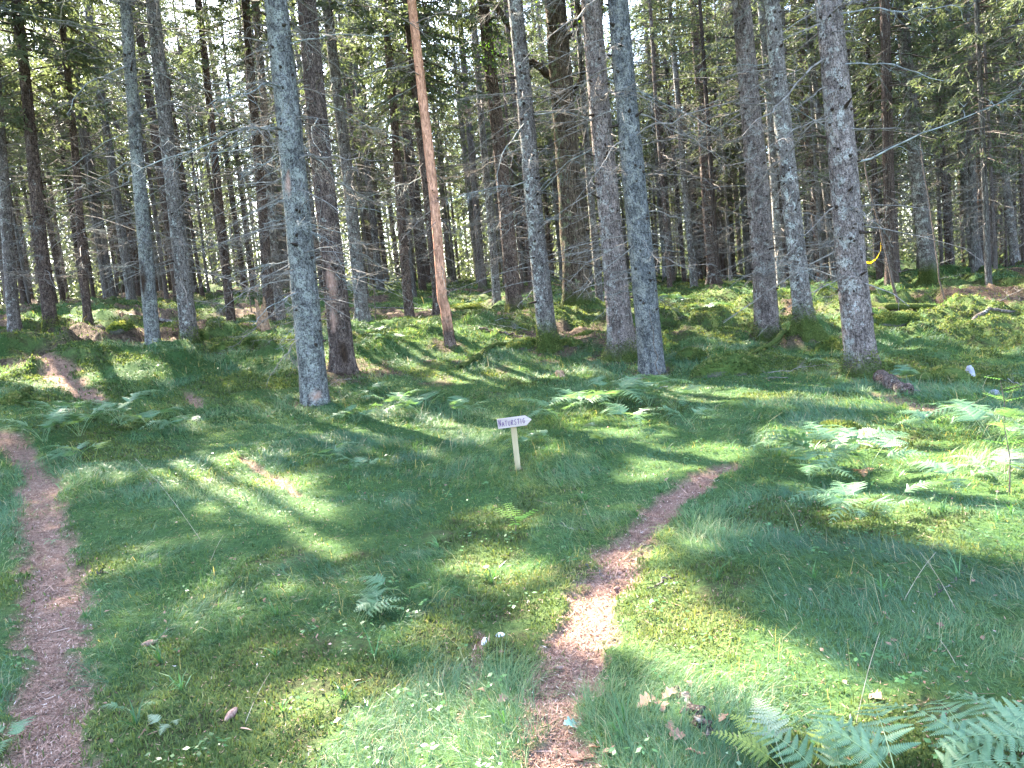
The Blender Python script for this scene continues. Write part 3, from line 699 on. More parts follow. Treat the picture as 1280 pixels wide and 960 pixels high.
def crown_mesh(cd, keep=None, name='crown', lean=(0, 0), limbs=slice(None)):
    A = Acc(); Q = cd['Q'] if keep is None else cd['Q'][keep]; tone = cd['tone'] if keep is None else cd['tone'][keep]
    T = len(Q); V = Q.reshape(-1, 3); i = np.arange(T * cd['S']) * 4
    A.add(V, np.stack([i, i + 1, i + 2, i + 3], -1), tone=np.repeat(tone, cd['S'] * 4))
    A.add(*tubes(cd['PB'][limbs], cd['RB'][limbs], 3), mat=1)
    if cd['dead']:
        PD, RD, PT = cd['dead']; A.add(*tubes(PD, RD, 3), mat=2)
        A.add(*tubes(PT, np.array([[.0035, .002]]) * np.ones((len(PT), 1)), 3), mat=2)
    for j, Vv in enumerate(A.V):
        Vv[:, 0] += Vv[:, 2] * lean[0]; Vv[:, 1] += Vv[:, 2] * lean[1]
    return A.mesh(name, [M['needles'], M['limb'], M['twig']])
# shared crown kinds (tree of 20 m)
KINDS = []
for i, (H, zc, Lm) in enumerate([(20, 7.0, 1.6), (21, 5.5, 1.8), (18, 5.0, 1.5), (22, 8.0, 1.7), (17, 3.4, 1.6), (20, 4.2, 1.8), (19, 6.0, 1.5)]):
    cd = crown_data(300 + i, H, zc, Lm * 1.18, 1.05, .029, .40, 1.2, dead_dens=2.6)
    KINDS.append((H, cd, crown_mesh(cd)))
DENSE = []  # crowns thickened so that the clearing lies in shade
for i, (H, cd_, me_) in enumerate(list(KINDS)):
    zc = [7.0, 5.5, 5.0, 8.0, 4.2, 5.0, 6.0][i]
    cd = crown_data(340 + i, H, zc, [2.1, 2.4, 2.0, 2.3, 2.0, 2.3, 2.1][i], 1.5, .044, .38, 1.2, 3, 1.8)
    DENSE.append((H, cd, crown_mesh(cd)))
WIDE = []  # extra broad crowns above the view, shaped to shade the clearing
for i, (H, cd_, me_) in enumerate(list(KINDS)):
    zc = [8.4, 8.2, 8.0, 8.4, 7.6, 7.6, 8.0][i]
    WIDE.append((H, crown_data(380 + i, H, zc, [3.0, 3.1, 2.9, 3.0, 2.6, 2.8, 2.9][i], 1.35, .066, .34, 1.2, 3, 1.6), None))
def shades_clearing(x, y):
    for h in (6, 9, 12, 15, 18):
        gx = x - toS[0] / toS[2] * h; gy = y - toS[1] / toS[2] * h
        if -9 < gx < 9 and 1 < gy < 13: return True
    return False
n_unique = 0
def add_crown(parent, kind, loc, rotz, s, lean, wide=False):
    """hang one of the crown kinds on a tree; where it stands between the sun and one of the sunny patches, its sprays leave a gap"""
    global n_unique
    H, cd, me = (WIDE if wide and shades_clearing(loc[0], loc[1]) else DENSE if shades_clearing(loc[0], loc[1]) else KINDS)[kind]
    c, sn = math.cos(rotz), math.sin(rotz)
    cut = np.zeros(cd['T'], bool)
    for b in (cd['Q'][:, 0, 0] * s, cd['Q'][:, 0, 1] * s, cd['Q'][:, 0, 2] * s, cd['Q'][:, 2, 2] * s):
        W = np.c_[b[:, 0] * c - b[:, 1] * sn, b[:, 0] * sn + b[:, 1] * c, b[:, 2]]
        W[:, 0] += W[:, 2] * lean[0]; W[:, 1] += W[:, 2] * lean[1]
        cut |= in_beam(W + np.array(loc))
    if cut.sum() > 12 or me is None:
        q = (cd['PB'] * s).reshape(-1, 3); W = np.c_[q[:, 0] * c - q[:, 1] * sn, q[:, 0] * sn + q[:, 1] * c, q[:, 2]]
        W[:, 0] += W[:, 2] * lean[0]; W[:, 1] += W[:, 2] * lean[1]
        cl = in_beam(W + np.array(loc), .1).reshape(len(cd['PB']), -1)[:, 1:].any(1)
        me = crown_mesh(cd, ~cut, limbs=~cl); n_unique += 1
    o = link('crown', me, parent)
    # lean as a shear is not available on an object: tilt instead
    q = Vector((lean[0], lean[1], 1)).to_track_quat('Z', 'Y')
    o.rotation_mode = 'QUATERNION'
    from mathutils import Quaternion
    o.rotation_quaternion = Vector((0, 0, 1)).rotation_difference(Vector((lean[0], lean[1], 1)).normalized()) @ Quaternion((0, 0, 1), rotz)
    o.scale = (s,) * 3
    return o
def tree_at(px, py, t, top_px, top_py=0, k_lean=1.0):
    """root point on the terrain and lean per metre from two photo points at depth t"""
    P0 = P3(px, py, t); rr_ = ray(top_px, top_py); P1 = cC + rr_ * (P0[1] / rr_[1]); d = P1 - P0
    lean = (d[0] / d[2], 0)
    z = float(tz(P0[0], P0[1])); return np.array([P0[0], P0[1], z - .03]), lean
# name, base px, py, depth, top px (at py 0), diameter, bark, moss, branches, crown kind, opts, label, group
TREES = []
def big_tree(name, px, py, t, tpx, D, bk, mossy, nb, kind, label, group='spruces standing close to the clearing', tpy=0, cat='spruce tree', H=20, **kw):
    loc, lean = tree_at(px, py, t, tpx, tpy)
    lean = (lean[0], lean[1] * .0)
    root = bpy.data.objects.new(name, None); COL.objects.link(root); root.location = tuple(loc); root.empty_display_size = .3
    tag(root, label, cat, group)
    seed = int(px * 7 + py) % 9973
    me, ax = trunk_mesh('trunk', M[bk], D / 2, H, seed, lean, mossy=mossy, **kw)
    tk = link('trunk', me, root)
    if mossy >= .5 and t < 26:
        r2 = np.random.default_rng(seed); hm_ = .16 + .3 * mossy
        az_ = r2.uniform(0, 6.28)
        P_, N_ = surf_sample(me, int(2200 * D / .4), r2, lambda V, N: np.where((V[:, 2] > -.1) & (V[:, 2] < hm_ * (.6 + .8 * vnoise(np.arctan2(V[:, 1], V[:, 0]) * 2, V[:, 2] * 0 + seed))), 1., 0) + 1e-9)
        fuzz(root, P_, N_, r2)
    rng = random.Random(seed)
    zz, ox, oy, rad = ax
    for i in range(int(nb * 1.7)):
        z = rng.uniform(1.3, 7.4) if i % 4 else rng.uniform(.9, 3)
        a = rng.uniform(0, 6.283); x0 = np.interp(z, zz, ox); y0 = np.interp(z, zz, oy); rr = np.interp(z, zz, rad) * .85
        L = rng.uniform(.4, 1.6) * (1.4 if z > 3 else .85)
        o = link('dead_branch', rng.choice(DB), root, (x0 + rr * math.cos(a), y0 + rr * math.sin(a), z), (rng.uniform(0, 6.28), rng.uniform(-.1, .4), a), (L, L * rng.uniform(.7, 1.1), L))
        o.rotation_euler = (rng.uniform(-.4, .4), rng.uniform(-.15, .45), a)
    if kind is not None:
        s = H / KINDS[kind][0]
        add_crown(root, kind, loc, rng.uniform(0, 6.28), s, lean, t < 16)
    TREES.append((px, py, t, loc, D))
    return root, lean, ax
bt = big_tree
bt('spruce_tree', 395, 507, 11.7, 342, .43, 'bark_lichen', .0, 34, 0, 'thick spruce trunk crusted in pale blue-grey lichen, nearest the ferns left of the sign', flare=.12, stubs=80, bare=[(-1.3, .16, .5, .1), (-1.9, 3.3, .25, .2)])
bt('spruce_tree', 430, 466, 13.4, 384, .42, 'bark_brown', .15, 34, 1, 'brown spruce with a torn pinkish wound and black hollow at its foot', flare=.35, scar=[(-1.2, .35, .5, .3), (-1.5, -.05, .9, .15)], bare=[(-1.7, 1.55, .5, .35), (-1.9, .95, .4, .25)])
bt('pine_tree', 563, 436, 14.9, 515, .2, 'bark_pine', .1, 10, None, 'slim pine with bright orange-pink bark above a dark kinked foot', 'pines', 0, 'pine tree', 21, flare=.3, stubs=20, taper=.03, curve=[(0, .0, 0), (.75, -.02, 0), (.9, -.06, 0), (2, -.02, 0), (8, .03, 0), (21, .1, 0)])
bt('spruce_tree', 687, 447, 14.4, 645, .36, 'bark_grey', .75, 20, 3, 'grey knotty spruce trunk with a mossy foot, behind the sign and just right of it', flare=.35, stubs=150)
bt('spruce_tree', 778, 450, 13.8, 739, .45, 'bark_rosy', .5, 20, 1, 'scaly rosy-grey spruce with wide mossy buttress roots, close behind the blue-grey trunk', flare=.95, stubs=110)
bt('spruce_tree', 815, 466, 12.6, 771, .42, 'bark_lichen_blue', .0, 18, 0, 'tall blue-grey lichened spruce rising from the ferns behind a small dead sapling', flare=.15, stubs=120)
bt('spruce_tree', 960, 423, 15, 925, .46, 'bark_rosy', .5, 20, 1, 'stout reddish-grey spruce, the left one of the three big trunks on the right', flare=.5, stubs=130)
bt('spruce_tree', 1007, 432, 14, 966, .35, 'bark_grey', .7, 16, 3, 'grey-brown spruce standing on a raised mound of mossy spreading roots', flare=.8, stubs=110)
bt('spruce_tree', 1078, 478, 11, 1035, .43, 'bark_rosy', .55, 18, 2, 'nearest big spruce on the right with rosy-grey bark and sunlit moss round its foot', flare=.6, stubs=140)
bt('spruce_tree', 1163, 362, 24, 1126, .5, 'bark_grey', .95, 24, 5, 'grey spruce with dark moss skirt and long surface roots beyond the thin saplings', flare=.9)
bt('spruce_tree', 193, 444, 15, 160, .28, 'bark_lichen', .1, 16, 6, 'pale greenish-grey spruce with a long black hollow in its side', flare=.2, scar=[(-1.9, 1.25, .75, .42)])
bt('spruce_tree', 238, 436, 15.4, 190, .33, 'bark_grey', .5, 26, 4, 'grey spruce with a mossy stone tucked against its foot, beside the hollow pale one', flare=.3)
bt('spruce_tree', 65, 421, 18, 22, .30, 'bark_brown', .5, 26, 5, 'dark brown spruce rising behind the start of the left path')
bt('spruce_tree', 112, 416, 19, 76, .2, 'bark_brown', .1, 18, 4, 'thin reddish-brown spruce on the needle-strewn slope beyond the left path')
bt('spruce_tree', 20, 424, 18, -12, .27, 'bark_grey', .1, 16, 5, 'greyish spruce at the far left edge of the photo')
bt('spruce_tree', 290, 414, 21, 248, .25, 'bark_brown', .1, 20, 3, 'slender dark spruce standing clear between the grey mossy-foot spruce and the twin trunks')
bt('spruce_tree', 338, 415, 20, 305, .28, 'bark_brown', .1, 20, 0, 'left one of the twin brown trunks behind the thick lichened spruce')
bt('spruce_tree', 352, 413, 20.4, 318, .26, 'bark_grey', .1, 20, 1, 'right one of the twin brown trunks behind the thick lichened spruce')
bt('spruce_tree', 455, 412, 19, 410, .33, 'bark_grey', .2, 22, 6, 'straight grey spruce just right of the wounded brown trunk')
bt('spruce_tree', 553, 405, 19, 508, .36, 'bark_brown', .1, 14, 5, 'dull brown spruce half hidden behind the orange pine')
bt('spruce_tree', 512, 398, 21, 480, .27, 'bark_brown', .1, 20, 4, 'dark red-brown spruce left of the orange pine, furry with dead twigs')
bt('spruce_tree', 645, 402, 20, 604, .42, 'bark_brown', .7, 22, 3, 'brown spruce with a green mossy foot between the orange pine and the grey knotty trunk', flare=.7)
bt('spruce_tree', 622, 386, 25, 588, .28, 'bark_grey', .4, 18, 0, 'slender greenish spruce on the sunlit slope behind the orange pine')
bt('spruce_tree', 752, 402, 20, 722, .2, 'bark_grey', .1, 12, 6, 'thin pale spruce squeezed between the old furrowed tree and the rosy-grey trunk')
bt('spruce_tree', 893, 366, 32, 865, .5, 'bark_brown', .2, 26, 2, 'dark brown spruce alone in the gap left of the stout reddish-grey trunk')
bt('spruce_tree', 868, 367, 31, 838, .3, 'bark_grey', .1, 20, 3, 'slender grey spruce in the gap beside the dark brown one')
bt('spruce_tree', 838, 368, 30, 812, .2, 'bark_brown', .1, 14, 0, 'very thin spruce just right of the blue-grey lichened trunk')
bt('spruce_tree', 978, 378, 24, 950, .26, 'bark_grey', .1, 12, 6, 'thin grey spruce seen between the stout reddish trunk and the one on mossy roots')
bt('spruce_tree', 1028, 354, 30, 990, .32, 'bark_brown', .1, 18, 5, 'dark spruce behind, between the mossy-rooted trunk and the nearest right trunk')
bt('spruce_tree', 1121, 350, 28, 1096, .28, 'bark_brown', .1, 30, 4, 'dark bristly spruce right of the nearest big trunk, above the yellow strip')
bt('spruce_tree', 1222, 347, 29, 1184, .46, 'bark_grey', .2, 22, 1, 'grey spruce, the left and thickest of the three grouped at the right')
bt('spruce_tree', 1239, 345, 31, 1206, .33, 'bark_brown', .1, 20, 0, 'brown spruce in the middle of the three grouped at the right')
bt('spruce_tree', 1188, 352, 30, 1163, .26, 'bark_brown', .1, 16, 3, 'thin brown spruce between the moss-skirted spruce and the three grouped ones')
bt('spruce_tree', 1270, 343, 31, 1232, .34, 'bark_grey', .1, 20, 5, 'grey spruce at the far right edge of the photo')

# the old furrowed tree with heavy limbs
def old_tree():
    loc, lean = tree_at(724, 397, 19, 694, 0)
    lean = (lean[0], 0)
    root = bpy.data.objects.new('old_tree', None); COL.objects.link(root); root.location = tuple(loc)
    tag(root, 'old thick tree with furrowed brown bark, a broken stub limb and forking crown', 'tree')
    me, ax = trunk_mesh('trunk', M['bark_oak'], .33, 16, 77, lean, mossy=.6, flare=.35, stubs=25, taper=.035, sides=30, lump=.11)
    link('trunk', me, root)
    def rel(px, py, t=19): return P3(px, py, t) - loc
    def limb(pts, r0, r1, leaves=0, seed=1, name='limb'):
        P = np.array(pts); k = 14; s = np.linspace(0, len(P) - 1, k)
        Pk = np.stack([np.interp(s, np.arange(len(P)), P[:, c]) for c in range(3)], 1)
        rng = np.random.default_rng(seed); Pk[1:-1] += rng.normal(0, .03, (k - 2, 3))
        V, F = tubes(Pk[None], np.linspace(r0, r1, k)[None], 10)
        A = Acc(); A.add(V, F, mossy=.15)
        lb = link(name, A.mesh(name, [M['bark_oak']], True), root)
        if leaves:
            n = leaves; b = Pk[rng.integers(k // 2, k, n)] + rng.normal(0, 1, (n, 3)) * np.array([.45, .45, .22]) + np.array([0, 0, -.05])
            d = nrm(rng.normal(0, 1, (n, 3)) + np.array([0, 0, -.5])); s2 = nrm(np.cross(d, rng.normal(0, 1, (n, 3)))); L = rng.uniform(.03, .055, n)[:, None]
            V = np.stack([b, b + d * L * .5 + s2 * L * .42, b + d * L * 1.1, b + d * L * .5 - s2 * L * .42], 1).reshape(-1, 3); i = np.arange(n) * 4
            A2 = Acc(); A2.add(V, np.stack([i, i + 1, i + 2, i + 3], -1), tone=np.repeat(rng.random(n), 4))
            nt = 24; j = Pk[rng.integers(k // 2, k, nt)]; e = j + rng.normal(0, 1, (nt, 3)) * np.array([.4, .4, .2])
            A2.add(*tubes(np.stack([j, e], 1), np.array([[.008, .003]]) * np.ones((nt, 1)), 4), mat=1)
            link('leaves', A2.mesh('leaves', [M['birch_leaf'], M['twig']]), lb)
    limb([rel(712, 112), rel(692, 98), rel(668, 80), rel(660, 78)], .13, .07, 0, 2)
    limb([rel(668, 80, 18.9), rel(648, 74, 18.7), rel(620, 70, 18.5), rel(596, 56, 18.3)], .045, .02, 420, 3)
    limb([rel(703, 60), rel(712, 38), rel(728, 12), rel(745, -20), rel(752, -60)], .12, .07, 300, 4)
    limb([rel(716, 118), rel(730, 90), rel(742, 60, 19.3), rel(752, 20, 19.5), rel(756, -40, 19.6)], .08, .04, 300, 5)
    limb([rel(692, 10), rel(670, -20), rel(640, -60, 18.6)], .14, .08, 900, 6)
    limb([rel(640, 35, 20), rel(612, -5, 20), rel(600, -40, 20)], .09, .05, 300, 7)
    rng = np.random.default_rng(9); n = 9000
    c = np.array(rel(690, -200)); b = c + rng.normal(0, 1, (n, 3)) * np.array([2.2, 2.2, 1.8]) + np.array([0, 0, 1.2])
    cl = np.round(b / .7) * .7; b = b + (cl - b) * .45
    d = nrm(rng.normal(0, 1, (n, 3))); s2 = nrm(np.cross(d, rng.normal(0, 1, (n, 3)))); L = rng.uniform(.05, .09, n)[:, None]
    b = b[~in_beam(b + loc)]; n = len(b); d = d[:n]; s2 = s2[:n]; L = L[:n]
    V = np.stack([b, b + d * L * .5 + s2 * L * .42, b + d * L * 1.1, b + d * L * .5 - s2 * L * .42], 1).reshape(-1, 3); i = np.arange(n) * 4
    A = Acc(); A.add(V, np.stack([i, i + 1, i + 2, i + 3], -1), tone=np.repeat(rng.random(n), 4))
    link('crown', A.mesh('crown', [M['birch_leaf']]), root)
    TREES.append((722, 396, 19, loc, .75))
old_tree()
# the pine's own crown, high above
pr = [o for o in bpy.data.objects if o.name.startswith('pine_tree')][0]
rng = np.random.default_rng(12); n = 5200; cl = rng.normal(0, 1, (26, 3)) * np.array([1.2, 1.2, 1.6]) + np.array([-.6, 0, 18.5])
b = cl[rng.integers(0, 26, n)] + rng.normal(0, .28, (n, 3)); d = nrm(rng.normal(0, 1, (n, 3)) + [0, 0, .4]); s2 = nrm(np.cross(d, rng.normal(0, 1, (n, 3))))
V = np.stack([b - s2 * .018, b + s2 * .018, b + d * .16], 1).reshape(-1, 3); i = np.arange(n) * 3
A = Acc(); A.add(V, np.stack([i, i + 1, i + 2], -1), tone=np.repeat(rng.random(n), 3))
A.add(*tubes(np.stack([np.tile([-.6, 0, 17.5], (26, 1)), cl], 1), np.array([[.04, .015]]) * np.ones((26, 1)), 4), mat=1)
link('crown', A.mesh('crown', [M['needles'], M['limb']]), pr)

# ---------------------------------------------------------------- the forest behind
BG = []
for i, (H, bk) in enumerate([(20, 'bark_brown'), (21, 'bark_grey'), (18, 'bark_brown'), (22, 'bark_rosy'), (17, 'bark_grey'), (20, 'bark_brown'), (19, 'bark_grey')]):
    me, _ = trunk_mesh('trunk', M[bk], .5, H, 500 + i, (0, 0), mossy=.3, flare=.35, sides=12, seg=24, stubs=40, taper=.035)
    BG.append(me)
def project(p):
    d = np.asarray(p) - cC; t = d @ cF
    return 640 + FPX * (d @ cR) / t, 480 - FPX * (d @ cU) / t, t
EDGES = [(-400, 'left edge'), (20, 'edge spruce'), (65, 'dark brown path spruce'), (150, 'hollow pale spruce'), (236, 'mossy-stone spruce'), (290, 'slender dark spruce'),
         (372, 'thick lichened trunk'), (440, 'wounded trunk'), (545, 'orange pine'), (665, 'grey knotty trunk'), (720, 'old furrowed tree'),
         (795, 'blue-grey trunk'), (943, 'stout reddish trunk'), (1060, 'nearest right trunk'), (1163, 'moss-skirted spruce'), (1220, 'three grouped spruces'), (1700, 'right edge')]
def bg_label(px, t, D, kind):
    for (a, na), (b, nb) in zip(EDGES[:-1], EDGES[1:]):
        if a <= px < b: break
    k = 'slim' if D < .16 else ('mid-sized' if D < .23 else 'stout')
    z = 'deep in the forest' if t > 42 else ('farther back' if t > 28 else 'in middle distance')
    return f'{k} {"brown" if kind in (0, 2, 5) else "grey"} spruce {z}, between {na} and {nb}'
ORD = 'first second third fourth fifth sixth seventh eighth ninth tenth eleventh twelfth'.split()
def number_labels(items):
    d = {}
    for px, o in items: d.setdefault(o['label'], []).append((px, o))
    for l, v in d.items():
        if len(v) > 1:
            for i, (px, o) in enumerate(sorted(v, key=lambda q: q[0])): o['label'] = ORD[i] + ' ' + l
rs = random.Random(4)
pts = [(tr[3][0], tr[3][1]) for tr in TREES]; npts = 0; bgn = []
cand = 0
while cand < 16000 and npts < 270:
    cand += 1
    r = 14 + 40 * rs.random() ** .72; a = R(rs.uniform(-41, 41))
    x, y = r * math.sin(a), r * math.cos(a)
    u_ = math.degrees(a)
    if abs(u_) < 35 and r < 22: continue
    if r < 24 and abs(u_) < 31 and rs.random() < .8: continue
    md = 1.1 if r < 40 else .9
    if any((x - q[0]) ** 2 + (y - q[1]) ** 2 < md * md for q in pts): continue
    if in_beam(np.array([[x, y, float(tlook(x, y)) + .6]]))[0] and r < 24: continue
    hz = np.linspace(.5, 16, 60)
    if in_beam(np.c_[np.full(60, x), np.full(60, y), float(tlook(x, y)) + hz], .05)[hz < 99].mean() > (.03 if r < 30 else .5): continue
    pts.append((x, y)); npts += 1
    z = float(tz(x, y)) - .05
    D = rs.uniform(.11, .27) if rs.random() < .8 else rs.uniform(.27, .38)
    k = rs.randrange(7); s = rs.uniform(1.0, 1.3) * (1 if D > .2 else .85)
    px, py, t = project((x, y, z))
    root = bpy.data.objects.new('forest_spruce', None); COL.objects.link(root); root.location = (x, y, z)
    bgn.append((px, root)); rot = rs.uniform(0, 6.28); lean = (rs.gauss(-.005, .014), rs.gauss(0, .012))
    tag(root, bg_label(px, t, D, k), 'spruce tree', 'spruces of the forest behind')
    o = link('trunk', BG[k], root); 
    from mathutils import Quaternion
    q = Vector((0, 0, 1)).rotation_difference(Vector((lean[0], lean[1], 1)).normalized()) @ Quaternion((0, 0, 1), rot)
    o.rotation_mode = 'QUATERNION'; o.rotation_quaternion = q; o.scale = (D, D, s)
    add_crown(root, k, (x, y, z), rot, s, lean)
number_labels(bgn); sdn = []
# off to the sides: unseen trees added to shade the clearing and close its canopy
for x, y, lb in [(-13, 9, 'unseen tall shade spruce just outside the left edge, beside the fern thicket'), (-16, 13, 'unseen tall shade spruce outside the left edge, level with the hollow pale spruce'), (-12, 5, 'unseen tall shade spruce outside the left edge, beside the near end of the left path'),
             (-10.5, 12.5, 'unseen tall shade spruce barely outside the left edge, before the edge spruce'), (-20, 18, 'unseen tall shade spruce far outside the left edge on the rising slope'), (-7.5, 7.6, 'unseen tall shade spruce outside the left edge, close to the left path'), (-11.5, 16.2, 'unseen tall shade spruce outside the left edge, behind the edge spruce'), (-14.5, 10.8, 'unseen tall shade spruce outside the left edge, second row from the fern thicket'), (-9.6, 10.2, 'unseen tall shade spruce outside the left edge, level with the back of the thicket'),
             
             (11, 7, 'unseen tall spruce outside the right edge, beside the pale ferns'), (13, 11, 'unseen tall spruce outside the right edge, beyond the small pale stone'), (16, 16, 'unseen tall spruce far outside the right edge on the mossy flat')]:
    z = float(tz(x, y)) - .05; k = rs.randrange(7); D = rs.uniform(.3, .4); rot = rs.uniform(0, 6.28)
    root = bpy.data.objects.new('forest_spruce', None); COL.objects.link(root); root.location = (x, y, z)
    tag(root, lb, 'spruce tree', 'unseen spruces beside the clearing')
    o = link('trunk', BG[k], root); o.scale = (D, D, 1); o.rotation_euler = (0, 0, rot)
    add_crown(root, k, (x, y, z), rot, 1.0, (0, 0), True)
number_labels(sdn)
print('unique crowns', n_unique, 'background', npts)
def distant():
    rng = np.random.default_rng(31); A = Acc()
    n = 620; r = 52 + 60 * rng.random(n) ** .8; a = np.radians(rng.uniform(-44, 44, n)); x = r * np.sin(a); y = r * np.cos(a)
    k_ = np.minimum(1, 54 / r); z = tz(x * k_, y * k_) + np.maximum(r - 55, 0) * .04
    H = rng.uniform(15, 23, n)
    P = np.stack([np.c_[x, y, z - .3], np.c_[x + rng.normal(0, .1, n), y, z + H * .5], np.c_[x + rng.normal(0, .2, n), y, z + H]], 1)
    D = rng.uniform(.07, .17, n); A.add(*tubes(P, np.stack([D, D * .7, D * .1], 1), 6), mat=1)
    m_ = 560; j = np.repeat(np.arange(n), m_); T = len(j)
    f = rng.random(T) ** 1.1; zb = H[j] * (.02 + .98 * f); Lr = 2.1 * (1 - f) ** .7 * rng.random(T) ** .6 * np.clip(.7 + f * 3, 0, 1) + .1
    az = rng.uniform(0, 6.28, T); c = np.c_[x[j] + Lr * np.cos(az), y[j] + Lr * np.sin(az), z[j] + zb - Lr * .3]
    d = nrm(np.c_[np.cos(az) * .7 + rng.normal(0, .4, T), np.sin(az) * .7 + rng.normal(0, .4, T), -rng.uniform(.1, 1.1, T)]); s = nrm(np.cross(d, rng.normal(0, 1, (T, 3))))
    L = rng.uniform(.25, .7, T)[:, None]; w = rng.uniform(.05, .10, T)[:, None]
    V = np.stack([c, c + d * L * .5 + s * w, c + d * L, c + d * L * .5 - s * w], 1).reshape(-1, 3); i = np.arange(T) * 4
    A.add(V, np.stack([i, i + 1, i + 2, i + 3], -1), tone=np.repeat(np.clip(rng.normal(.5, .2, T), 0, 1), 4))
    tag(link('distant_forest', A.mesh('distant_forest', [M['needles'], M['bark_brown']])), 'far-off mass of spruce trunks and boughs closing the view', 'forest', None, 'stuff')
distant()

# ---------------------------------------------------------------- ferns
def frond_mesh(seed, L=.6, stipe=.25, W=.42, mat='fern', hi=False, arch=.9, npair=None, lush=1.0):
    """bracken frond along +X: a rising stalk, then a blade of opposite pinnae cut into leaflets"""
    rng = np.random.default_rng(seed); A = Acc()
    K = 26; s = np.linspace(0, 1, K); tot = stipe + L
    ang = np.where(s * tot < stipe, 1.15 - .35 * (s * tot / max(stipe, .01)), .8 - arch * ((s * tot - stipe) / L) ** .8)
    ds = tot / (K - 1); P = np.zeros((K, 3)); P[1:, 0] = np.cumsum(np.cos(ang[1:]) * ds); P[1:, 2] = np.cumsum(np.sin(ang[1:]) * ds)
    P[:, 1] = .03 * L * np.sin(s * 4 + rng.uniform(0, 6)); P[:, 1] -= P[0, 1]
    A.add(*tubes(P[None], np.linspace(.0035, .0008, K)[None] * (1 + L * .4), 5), mat=0, tone=.9)
    npair = npair or int(11 + L * 6)
    f = (np.arange(npair) + .6) / (npair + .6)
    for k in range(npair):
        q = (stipe + L * f[k]) / tot * (K - 1)
        b = np.array([np.interp(q, np.arange(K), P[:, c]) for c in range(3)])
        i0 = min(int(q), K - 2); T = nrm(P[i0 + 1] - P[i0]); N = nrm(np.cross(T, [0, 1, 0])) * -1
        if N[2] < 0: N = -N
        for sg in (-1, 1):
            pl = W * .5 * (1 - f[k]) ** .85 * rng.uniform(.85, 1.1) * (1 if k > 0 else .9) + .006
            outd = nrm(np.array([0, sg, 0]) * .93 + T * (.28 + .3 * f[k]) + N * rng.uniform(-.22, .25))
            npn = max(3, int(pl / (.0135 if hi else .02))); w = (np.arange(npn) + .5) / npn
            drop = -.18 * pl * w ** 2
            C = b + outd * (pl * w)[:, None] + N * drop[:, None]
            A.add(*tubes(np.stack([b, b + outd * pl * .5 - N * .045 * pl, b + outd * pl - N * .18 * pl])[None], np.array([[.0014, .001, .0005]]), 3), tone=.8)
            lw = pl / npn
            pll = (.15 * pl + .004) * (1 - w) ** .7 * lush + .003
            along = nrm(T - outd * (T @ outd)); tone0 = rng.normal(.45, .12)
            for s3 in (-1, 1):
                dd = nrm(along * s3 + outd * .42)
                tip = C + dd * pll[:, None] - N * (pll * .22)[:, None]
                a_ = C - outd * lw * .42; c_ = C + outd * lw * .42
                md1 = C + dd * (pll * .55)[:, None] - outd * lw * .40 - N * (pll * .05)[:, None]; md2 = C + dd * (pll * .55)[:, None] + outd * lw * .40 - N * (pll * .05)[:, None]
                V = np.stack([a_, md1, tip, md2, c_], 1).reshape(-1, 3); i = np.arange(npn) * 5
                A.add(V, np.stack([i, i + 1, i + 2, i + 3, i + 4], -1), tone=np.clip(tone0 + rng.normal(0, .1, npn), 0, 1).repeat(5))
    return A.mesh('frond', [M[mat]])
FR = {'green': [frond_mesh(700 + i, .5 + .08 * i+0, .36 + .07 * (i % 3), .46 + .05 * i, 'fern', npair=12, arch=.9 + .12 * i) for i in range(5)],
      'hi': [frond_mesh(720 + i, .55 + .05 * i, .2, .46, 'fern', True, arch=.95 + .15 * i, lush=1.05, npair=10) for i in range(4)],
      'pale': [frond_mesh(740 + i, .5, .3, .38, 'fern_pale', arch=1.0 + .2 * i) for i in range(2)],
      'yellow': [frond_mesh(750 + i, .38 + .1 * i, .24, .3, 'fern_yellow', True, arch=.9) for i in range(2)],
      'brown': [frond_mesh(760, .36, .1, .26, 'fern_brown', arch=1.5)]}
FS = 1.0
def fern(px, py, n, size, label, kinds='green', seed=0, az0=None, spread=6.28, group='bracken ferns', cat='fern', tilt=(-.12, .2), extra=None):
    p = gpt(px, py); rng = random.Random(int(px * 13 + py * 7 + seed))
    root = bpy.data.objects.new('bracken_fern', None); COL.objects.link(root); root.location = (p[0], p[1], p[2] - .01)
    tag(root, label, cat, group)
    for i in range(n):
        a = (az0 if az0 is not None else rng.uniform(0, 6.28)) + (i / max(n, 1)) * spread - (spread / 2 if az0 is not None else 0) + rng.uniform(-.3, .3)
        kd = kinds if isinstance(kinds, str) else kinds[i % len(kinds)]
        me = rng.choice(FR[kd]); s = size * rng.uniform(.8, 1.15)
        link('frond', me, root, (rng.uniform(-.03, .03), rng.uniform(-.03, .03), 0), (rng.uniform(-.25, .25), rng.uniform(*tilt), a), s * FS)
    return root
# foreground right
fern(1135, 995, 5, .55, 'big grey-green bracken spreading in the bottom right corner', 'hi', az0=1.5, spread=3.6)
fern(1225, 985, 4, .55, 'grey-green bracken with fronds reaching left and right, in the bottom right corner', 'hi', az0=1.2, spread=3.4)
fern(1040, 990, 3, .42, 'darker low bracken at the bottom between the pale frond and the big corner fern', 'hi', az0=1.9, spread=2.0)
fern(1310, 965, 4, .5, 'bracken cut by the right edge above the big corner fern', 'hi', az0=2.4, spread=1.8)
fern(985, 968, 3, .52, 'bleached whitish bracken frond with a yellow one, lying over the moss at the bottom', ('pale', 'yellow', 'yellow'), az0=2.6, spread=1.6, tilt=(.0, .3))
fern(1010, 955, 2, .36, 'small bright yellow bracken frond beside the bleached one', 'yellow', az0=1.2, spread=1.4)
